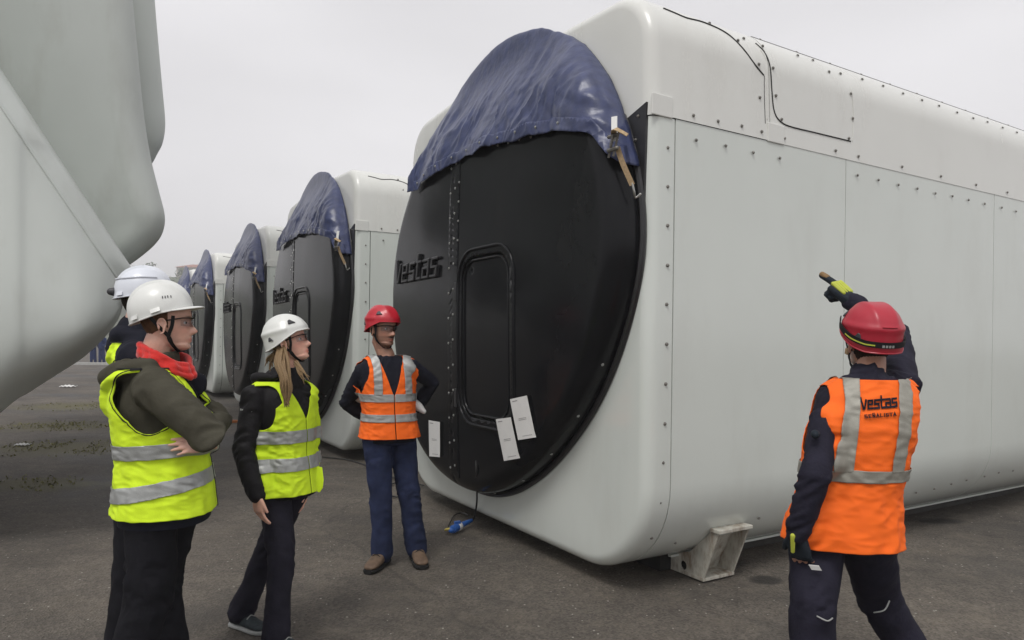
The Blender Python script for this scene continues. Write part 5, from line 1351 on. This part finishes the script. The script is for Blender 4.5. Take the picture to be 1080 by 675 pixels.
# ---------- 4: man in orange facing the camera
def person_orange_front():
    D = 4.97; org = V3(P(420, 595, D).x, D, 0); root = empty('person', org)
    yw = -61; f = V3(math.cos(R(yw)), math.sin(R(yw)), 0); r_ = V3(math.sin(R(yw)), -math.cos(R(yw)), 0)
    hip = P(411, 457, D); neck = P(407, 374, D); T = Torso(hip, neck, yw - 4, yw, .98, .98, .012)
    H = Head(P(404, 347, D - .03), -38, 0, 0, 1.05)
    hips = [hip + r_ * .095 + V3(0, 0, -.04), hip - r_ * .095 + V3(0, 0, -.04)]
    ank = [V3(P(403, 585, 4.97).x, 4.97, .09), V3(P(439, 585, 5.08).x, 5.08, .09)]; knees = [P(402, 525, 4.93), P(431, 520, 5.02)]
    shR, elR, wrR = P(383, 392, D - .02), P(366, 424, D + .12), P(388, 441, D + .20)
    shL, elL, wrL = P(433, 387, D + .02), P(456, 404, D + .14), P(438, 430, D + .20)
    parts = body_core(T, H, neck, hips, knees, ank) + [head_surface(H)] + ear(H, 1) + ear(H, -1) + [bare_arm(shR, elR, wrR), bare_arm(shL, elL, wrL)]
    parts += hand_parts(wrR, V3(1, .2, -.2), V3(0, 1, 0), 1) + hand_parts(wrL, V3(-.9, .1, -.3), V3(0, 1, 0), -1)
    body_obj(parts, H, root, org, beard=1, skin=(.66, .56, .50)); eyes(H, root, org)
    jp = [T.closed(-.10, .985, .006, 40, 30), arm_tubes(shR, elR, wrR, (.064, .056, .052, .042), P(396, 388, D)), arm_tubes(shL, elL, wrL, (.064, .056, .052, .042), P(420, 386, D))]
    jo, JA, JF = cloth_obj('sweater', jp, M['navy'], root, org, [(shR, elR), (elR, wrR), (shL, elL), (elL, wrL), (hip, neck)], .010, 3, .009, seed=21)
    trousers(T, hips, knees, ank, root, org, M['jeans'], rad=(.098, .078, .068, .078), seed=22, amp=.014, off=-.006)
    make_vest(T, root, org, M['orange'], M['band'], k0=-.04, off=.024, jacket=bvh_of(JA, JF), bands=((.17, .265), (.42, .515)), braces=True, vneck=.50, seed=23, xarm=.155, flare=.04, amp=.005, arm=(.72, .21, .085))
    ho, pt = helmet(H, root, org, 'climb', M['hat_r2']); strap(H, root, org, -.118); glasses(H, root, org); hair_cap(H, root, org, M['hair_d'])
    # pale glove tucked behind each hip
    for a, b in ((P(374, 417, D + .10), P(386, 424, D + .16)), (P(436, 424, D + .08), P(447, 434, D + .10))):
        rr = [(a - org, V3(1, 0, 0), V3(0, 0, 1), .02, .03), (a.lerp(b, .5) - org, V3(1, 0, 0), V3(0, 0, 1), .03, .03), (b - org, V3(1, 0, 0), V3(0, 0, 1), .012, .02)]
        g_ = tube([a - org, a.lerp(b, .5) - org, b - org], [.03, .032, .018], 10); mesh_obj('glove', g_[0], g_[1], M['paper'], root)
    make_shoes(root, org, ank, (-105, -70), M['boot'], M['sole'], laces=M['strapb'], k=1.08)
    tag(root, 'man in red helmet and orange vest facing the group, hands behind his back', 'person', 'people in safety vests')

# ---------- 5: man in orange from behind, pointing up
def person_pointing():
    D = 2.9; org = V3(P(900, 600, D).x, D, 0); root = empty('person', org)
    yw = 84; f = V3(math.cos(R(yw)), math.sin(R(yw)), 0); r_ = V3(math.sin(R(yw)), -math.cos(R(yw)), 0)
    hip = P(889, 553, D); neck = P(917, 397, D); T = Torso(hip, neck, yw + 6, yw, 1.0, 1.05, .02)
    H = Head(P(917, 360, D + .04), 92, 12, 0, 1.04)
    hips = [hip + r_ * .09 + V3(0, 0, -.04), hip - r_ * .10 + V3(0, 0, -.04)]
    knees = [P(928, 632, D + .16), P(858, 632, D - .10)]; ank = [V3(P(985, 700, 3.1).x, 3.1, .09), V3(P(856, 700, 2.8).x, 2.8, .09)]
    shL, elL, wrL = P(869, 446, D - .08), P(860, 503, D - .20), P(841, 563, D - .14)
    shR, elR, wrR = P(950, 400, D + .10), P(944, 352, D + .42), P(898, 318, D + .52)
    shR = P(952, 408, D + .06)
    parts = body_core(T, H, neck, hips, knees, ank) + [head_surface(H)] + ear(H, 1) + ear(H, -1) + [bare_arm(shR, elR, wrR), bare_arm(shL, elL, wrL)]
    dL = (P(846, 603, D - .1) - wrL)
    parts += hand_parts(wrL, dL, V3(-.8, -.6, 0), 1, (.25, .3, .35, .4), .5, 1.05) 
    dR = (P(872, 296, D + .60) - wrR).normalized()
    parts += hand_parts(wrR, dR, V3(.2, -.5, .9), 1, (.08, 1.35, 1.45, 1.5), .6, 1.2)
    body_obj(parts, H, root, org, skin=(.58, .48, .42)); eyes(H, root, org)
    jp = [T.closed(-.10, 1.0, .006, 44, 34), arm_tubes(shL, elL, wrL, (.054, .056, .051, .043), P(888, 432, D - .02)), arm_tubes(shR, elR, wrR, (.070, .060, .054, .044), P(935, 406, D + .04)), tube([neck + V3(0, 0, -.03), neck + V3(.0, .01, .0)], [.080, .066], 20)]
    jo, JA, JF = cloth_obj('sweater', jp, M['work'], root, org, [(shL, elL), (elL, wrL), (shR, elR), (elR, wrR), (hip, neck)], .009, 3, .014, seed=31)
    trousers(T, hips, knees, ank, root, org, M['work'], rad=(.110, .090, .078, .080), seed=32, amp=.011, off=-.002)
    vo, VA, VF = make_vest(T, root, org, M['orange'], M['band_o'], k0=-.11, off=.030, jacket=bvh_of(JA, JF), bands=((.33, .41),), braces=True, vneck=.45, seed=33, pmax=.05, xarm=.172, flare=.04, amp=.006, kneck=.95, arm=(.70, .24, .088))
    bv = bvh_of(VA[:, :3], VF)
    # reading direction on the back: towards the person's right
    updir = (neck - hip).normalized(); bc = P(917, 434, D - .22)
    xd = (r_ + V3(0, 0, .10)).normalized()
    dark = M['strapb']
    project_text('Vestas', bv, bc, xd, V3(0, 0, 1), f , .136, .040, vo, org, M['navy'], wd=.20, slant=.05, lift=.0055)
    project_text('SEÑALISTA', bv, P(919, 443, D - .22), xd, V3(0, 0, 1), f, .118, .014, vo, org, M['navy'], wd=.2, slant=0, lift=.0055, gap=.3)
    ho, pt = helmet(H, root, org, 'climb', M['hat_r']); strap(H, root, org, -.118); hair_cap(H, root, org, M['hair_d'], -.12)
    # goggles worn round the helmet
    pts = [pt(R(a), .80 + .07 * math.sin(R(a) / 2) , .006) for a in np.linspace(50, 310, 40)]
    V, Fc = ribbon([H.w(*p) - org for p in pts], [H.m @ Vector((p[0], p[1], 0)) for p in pts], .024, .003); mesh_obj('goggle_strap', V, Fc, M['strapb'], root)
    V, Fc = ribbon([H.w(*pt(R(a), .82 + .06 * math.sin(R(a) / 2), .0095)) - org for a in np.linspace(205, 262, 12)], [H.m @ Vector((math.sin(R(a)), math.cos(R(a)), 0)) for a in np.linspace(205, 262, 12)], .005, .001); mesh_obj('strap_trim', V, Fc, M['glove_y'], ho)
    pp = H.w(*pt(R(180), .62, .002)) - org
    V, Fc = tube([H.w(*pt(R(180) + R(t), .60, .003)) - org for t in np.linspace(-14, 14, 6)], .003, 6); mesh_obj('helmet_vent_lip', V, Fc, M['hat_r'], ho)
    for t in (-9, -3, 3, 9):
        V, Fc = ribbon([H.w(*pt(R(180 + t), .885, .0095)) - org, H.w(*pt(R(180 + t + 4), .885, .0095)) - org], H.m @ Vector((0, -1, 0)), .010, .001); mesh_obj('strap_print', V, Fc, M['band'], ho)
    # buckle of the chin strap hanging by the cheek
    V, Fc = box(H.w(-.080, .012, -.045) - org, (.012, .02, .026), H.m); bevel(mesh_obj('strap_buckle', V, Fc, M['web'], root, smooth=False), .004)
    # work glove on the pointing hand
    gp_ = hand_parts(wrR, dR, V3(.2, -.5, .9), 1, (.08, 1.35, 1.45, 1.5), .6, 1.22, grow=.006)
    A, B, Fc = remesh(gp_, .0042, 2); go = mesh_obj('glove', rel(A, org), Fc, M['glove'], root, sharp=0)
    nb = V3(.2, -.5, .9); nb = (nb - dR * nb.dot(dR)).normalized(); lt = dR.cross(nb).normalized()
    for i in range(4):
        b_ = wrR + dR * .045 + lt * (.038 - .024 * i) + nb * .021; V, Fc = tube([b_ - org, b_ + dR * .035 - org, b_ + dR * .068 + nb * .002 - org], [.0105, .0125, .011], 8); mesh_obj('knuckle_pad', V, Fc, M['glove_y'], go)
    b_ = wrR + dR * .0; V, Fc = tube([b_ - dR * .012 - org, b_ + dR * .01 - org], [.036, .036], 18); mesh_obj('cuff', V, Fc, M['plug'], go)
    ft = wrR + dR * .108 + lt * .037; V, Fc = tube([ft + dR * .074 + lt * .008 - nb * .006 - org, ft + dR * .104 + lt * .010 - nb * .010 - org], [.0168, .015], 10); mesh_obj('finger_tip', V, Fc, M['tan'], go)
    # lowered hand: dark glove with yellow cuff edge
    gl = hand_parts(wrL, dL, V3(-.8, -.6, 0), 1, (.25, .3, .35, .4), .5, 1.06, grow=.003)
    A, B, Fc = remesh(gl, .0042, 2); A_ = A
    dl = dL.normalized(); tcut = (A - np.array(wrL)) @ np.array(dl)
    Ac, Fcc = clip(np.hstack([A, tcut[:, None]]), Fc, .118 - tcut); mesh_obj('glove', rel(Ac[:, :3], org), Fcc, M['glove'], root, sharp=0)
    V, Fc = tube([wrL - V3(.030, .03, 0) - org, wrL + dl * .07 - V3(.036, .025, 0) - org], [.010, .008], 8); mesh_obj('glove_edge', V, Fc, M['glove_y'], root)
    pa = P(853, 596, D - .16)
    V = [pa - org, P(864, 597, D - .18) - org, P(867, 602, D - .18) - org, P(856, 601, D - .16) - org]; o = mesh_obj('folded_paper', V + [v + V3(0, .004, .001) for v in V], [(0, 1, 2, 3), (7, 6, 5, 4), (0, 4, 5, 1), (1, 5, 6, 2), (2, 6, 7, 3), (3, 7, 4, 0)], M['paper'], None, smooth=False); o.location = org
    tag(o, 'folded white paper in the lowered hand of the pointing man', 'paper')
    # trouser piping
    for a, b in ((P(862, 650, D - .2), P(878, 652, D - .2)), (P(922, 646, D + .02), P(938, 634, D + .03))):
        mid = a.lerp(b, .5) + V3(0, -.02, -.006); V, Fc = tube(smooth_path([a - org, mid - org, b - org]), .003, 6); mesh_obj('reflective_piping', V, Fc, M['band'], root)
    # shoulder badge
    bd = P(860, 458, D - .185) - org; V, Fc = tube([bd, bd + V3(-.004, -.008, 0)], [.018, .016], 14); mesh_obj('sleeve_badge', V, Fc, M['glove'], root)
    make_shoes(root, org, ank, (60, 112), M['sole'], M['sole'])
    tag(root, 'man in red helmet and orange vest seen from behind, pointing upwards', 'person', 'people in safety vests')
for fn in PEOPLE_FNS if 'PEOPLE_FNS' in globals() else (person_olive, person_behind, person_woman, person_orange_front, person_pointing): fn()

# ------------------------------------------------------------------ background
def make_background():
    # hill behind the yard
    xs = np.linspace(-420, 160, 70); ys = np.linspace(120, 520, 50); q = np.array([(x, y, 0.0) for y in ys for x in xs])
    h = 26 / (1 + np.exp(-(q[:, 1] - 205 - 18 * gnoise(q * .012 + 3)) / 18)) * (1 + .15 * gnoise(q * .02)) * np.clip(1.0 - np.maximum(q[:, 0] + 20, 0) / 160, 0, 1) + gnoise(q * .09) * .8
    q[:, 2] = h - 1.2
    M['hill'] = mat('hill_grass', (.06, .075, .04), .95, var=.4, vscale=.06)
    o = mesh_obj('hill', q, grid_faces(70, 50), M['hill']); tag(o, 'hazy green hillside behind the yard', kind='structure')
    bv = bvh_of(q, grid_faces(70, 50))
    def gz(x, y):
        r_ = bv.ray_cast(Vector((x, y, 200)), Vector((0, 0, -1))); return r_[0].z if r_[0] is not None else 0
    M['wall_pale'] = mat('render_pale', (.48, .43, .38), .85, var=.08, vscale=1); M['roof_red'] = mat('roof_red', (.30, .11, .075), .85, var=.15, vscale=2)
    M['glass_far'] = mat('window_dark', (.06, .07, .08), .2); M['wall_ochre'] = mat('render_ochre', (.50, .37, .22), .85)
    def block(px0, px1, d, ztop_, floors, nwin, wall, label, depth=12, fh=2.9):
        a, b = P(px0, 300, d), P(px1, 300, d); W = b.x - a.x; x0 = a.x; z1 = ztop_; z0 = gz((a.x + b.x) / 2, d) - 3
        r_ = empty('apartment_building', (x0 + W / 2, d + depth / 2, z0)); org = r_.location
        V, Fc = box((0, 0, (z1 - z0) / 2), (W, depth, z1 - z0)); mesh_obj('wall', V, Fc, wall, r_, smooth=False)
        e = .7; Hh = 1.7; V = [(-W / 2 - e, -depth / 2 - e, 0), (W / 2 + e, -depth / 2 - e, 0), (W / 2 + e, depth / 2 + e, 0), (-W / 2 - e, depth / 2 + e, 0), (-W / 2 + 3, 0, Hh), (W / 2 - 3, 0, Hh)]
        V = [(x, y, z + (z1 - z0) + .003) for x, y, z in V]; mesh_obj('roof', V, [(0, 1, 5, 4), (1, 2, 5), (2, 3, 4, 5), (3, 0, 4), (3, 2, 1, 0)], M['roof_red'], r_, smooth=False)
        for f in range(floors):
            zz = (z1 - z0) - 1.5 - f * fh
            V, Fc = box((0, -depth / 2 - .45, zz - 1.0), (W - .6, .9, .18)); mesh_obj('balcony_slab', V, Fc, M['concrete'], r_, smooth=False)
            for i in range(nwin):
                xx = -W / 2 + W * (i + .5) / nwin; V, Fc = box((xx, -depth / 2 - .01, zz), (W / nwin * .5, .08, 1.35)); w_ = mesh_obj('window', V, Fc, M['concrete'], r_, smooth=False)
                V, Fc = box((xx, -depth / 2 - .06, zz), (W / nwin * .42, .05, 1.15)); mesh_obj('pane', V, Fc, M['glass_far'], w_, smooth=False)
        tag(r_, label, 'building')
    block(186, 226, 262, P(200, 282, 262).z, 3, 7, M['wall_pale'], 'pale block of flats with reddish roof on the hazy hill')
    block(203, 222, 232, P(200, 293, 232).z, 2, 4, M['wall_ochre'], 'low ochre house below the block of flats', 9)
    # trees on the slope
    M['leaf'] = mat('foliage', (.055, .085, .035), .8, var=.5, vscale=.8); M['bark'] = mat('bark', (.08, .06, .045), .9)
    rg = random.Random(3)
    def crown(r_, hgt, n=420):
        V = []; Fc = []; blobs = [(Vector((rg.uniform(-.5, .5) * r_, rg.uniform(-.5, .5) * r_, hgt * .55 + rg.uniform(-.25, .3) * hgt)), r_ * rg.uniform(.45, .7)) for _ in range(7)]
        for i in range(n):
            c, rr = rg.choice(blobs); d = Vector((rg.gauss(0, 1), rg.gauss(0, 1), rg.gauss(0, 1))).normalized(); p = c + d * rr * rg.uniform(.6, 1.08)
            s_ = r_ * rg.uniform(.07, .16); t = d.orthogonal().normalized(); t = Matrix.Rotation(rg.uniform(0, 6.3), 3, d) @ t; b = d.cross(t); k = len(V)
            tl = d * rg.uniform(-.5, .5) * s_
            V += [p + t * s_ + tl, p + b * s_ * .7, p - t * s_ - tl, p - b * s_ * .7]; Fc.append((k, k + 1, k + 2, k + 3))
        return V, Fc
    labs = ['leftmost', 'second', 'third', 'fourth', 'fifth', 'sixth', 'seventh', 'eighth', 'ninth', 'rightmost']
    for i in range(10):
        px = 118 + i * 11.2 + rg.uniform(-3, 3); d = rg.uniform(188, 226); x = P(px, 300, d).x; z = gz(x, d) - .3; hgt = rg.uniform(6, 9)
        t = empty('tree', (x, d, z)); V, Fc = tube([(0, 0, 0), (.1, 0, hgt * .35), (.0, .1, hgt * .7)], [.25, .18, .08], 8); mesh_obj('trunk', V, Fc, M['bark'], t)
        V, Fc = crown(hgt * .42, hgt); mesh_obj('crown', V, Fc, M['leaf'], t, smooth=False)
        tag(t, 'hazy green tree on the far slope, %s of the row below the flats' % labs[i], 'tree', 'trees on the far slope')
    # far workers, low white kerb, litter
    for i, (px, lb) in enumerate(((98, 'distant worker in blue overalls under the spinner, the left of two'), (107, 'distant worker in blue overalls under the spinner, the right of two'))):
        b = P(px, 384, 39); org = V3(b.x, 39, 0); r_ = empty('person', org)
        pr = [tube([(-.09, 0, .08), (-.09, 0, .48), (-.07, 0, .88)], [.07, .075, .10], 12), tube([(.11, .05, .08), (.10, .02, .48), (.07, 0, .88)], [.07, .075, .10], 12), tube([(0, 0, .88), (0, 0, 1.1), (0, 0, 1.38)], [.16, .16, .17], 14), tube([(-.19, 0, 1.4), (-.27, .02, 1.12), (-.24, .12, .88)], [.07, .055, .045], 10), tube([(.19, 0, 1.4), (.27, .0, 1.12), (.2, -.15, 1.0)], [.07, .055, .045], 10), tube([(0, 0, 1.4), (0, 0, 1.62), (0, 0, 1.68)], [.06, .09, .09], 12)]
        A, B, Fc = remesh(pr, .03, 2); o = mesh_obj('body', A, Fc, M['bluew'], r_, sharp=0)
        V, Fc = tube([(0, 0, 1.66), (0, 0, 1.72)], [.13, .10], 14); mesh_obj('helmet', V, Fc, M['hat_w'], r_)
        for q_ in (-.09, .11): V, Fc = box((q_, -.05, .045), (.1, .27, .09)); bevel(mesh_obj('shoe', V, Fc, M['sole'], r_, smooth=False), .02)
        tag(r_, lb, 'person', 'distant workers')
    k = P(60, 386, 36.5); V, Fc = box((0, 0, .06), (26, .3, .14)); o = mesh_obj('kerb', V, Fc, M['concrete'], None, smooth=False); o.location = (-24, 37.5, 0); o.rotation_euler = (0, 0, R(4)); tag(o, 'low pale kerb at the far edge of the yard', 'kerb')
    for (px, py, sz, lb) in ((72, 408, .30, 'crumpled white plastic sheet on the ground under the spinner'), (24, 470, .13, 'small white scrap on the asphalt at the far left')):
        x, y = G(px, py); V = []; n = 14
        for j in range(n):
            for i in range(n):
                u, v = i / (n - 1) - .5, j / (n - 1) - .5; V.append((u * sz * 1.3, v * sz, .02 + .10 * sz * max(0, 1 - 4 * (u * u + v * v)) + .05 * sz * math.sin(u * 21 + v * 9) + .04 * sz * math.sin(v * 26)))
        o = mesh_obj('plastic_litter', V, grid_faces(n, n), M['paper'], None); solid(o, .004); o.location = (x, y, 0); tag(o, lb, 'litter')
    M['rustwood'] = mat('rusty_board', (.38, .13, .04), .7, var=.3, vscale=5)
    x, y = G(246, 446); V, Fc = box((0, 0, .03), (.5, .09, .045)); o = mesh_obj('board', V, Fc, M['rustwood'], None, smooth=False); bevel(o, .004); o.location = (x, y, 0); tag(o, 'short rusty orange board on the ground beside the woman', 'board')
    # mossy weeds in the joints of the yard
    M['moss'] = mat('weeds', (.20, .19, .08), .9, var=.4, vscale=20)
    V = []; Fc = []
    for (px, py, rx, ry, n) in ((62, 449, 1.0, .5, 420), (66, 472, 1.1, .5, 560), (78, 428, 1.1, .7, 260), (38, 510, .8, .3, 120)):
        cx, cy = G(px, py)
        for i in range(n):
            a = rg.uniform(0, 6.283); rr = rg.random() ** .8; x = cx + rx * rr * math.cos(a) + rg.gauss(0, .10); y = cy + ry * rr * math.sin(a) * 1.6 + rg.gauss(0, .05)
            if gnoise(np.array([[x * 2.2, y * 1.4, .5]]))[0] < -.18: continue
            h = rg.uniform(.006, .022); w_ = rg.uniform(.006, .018); b = rg.uniform(0, 6.283); dx, dy = math.cos(b) * w_, math.sin(b) * w_; lx, ly = rg.gauss(0, .012), rg.gauss(0, .012); k = len(V)
            V += [(x - dx, y - dy, -.005), (x + dx, y + dy, -.005), (x + lx + dx * .4, y + ly + dy * .4, h), (x + lx - dx * .4, y + ly - dy * .4, h * .95)]; Fc.append((k, k + 1, k + 2, k + 3))
    o = mesh_obj('weeds', V, Fc, M['moss'], None, smooth=False); tag(o, 'low yellow-green weeds growing through the asphalt at left', kind='stuff')
    # haze
    V, Fc = box((0, 0, 0), (1, 1, 1)); hm = bpy.data.materials.new('haze_air'); hm.use_nodes = True; t = hm.node_tree; t.nodes.clear()
    pv = N(t, 'ShaderNodeVolumePrincipled'); pv.inputs['Color'].default_value = (.98, .98, .99, 1); pv.inputs['Density'].default_value = .0019; pv.inputs['Anisotropy'].default_value = .2
    out = N(t, 'ShaderNodeOutputMaterial'); t.links.new(pv.outputs[0], out.inputs['Volume'])
    o = mesh_obj('haze', V, Fc, hm, None, smooth=False); o.location = (-100, 345, 19); o.scale = (1300, 1130, 42); tag(o, kind='stuff')
make_background()
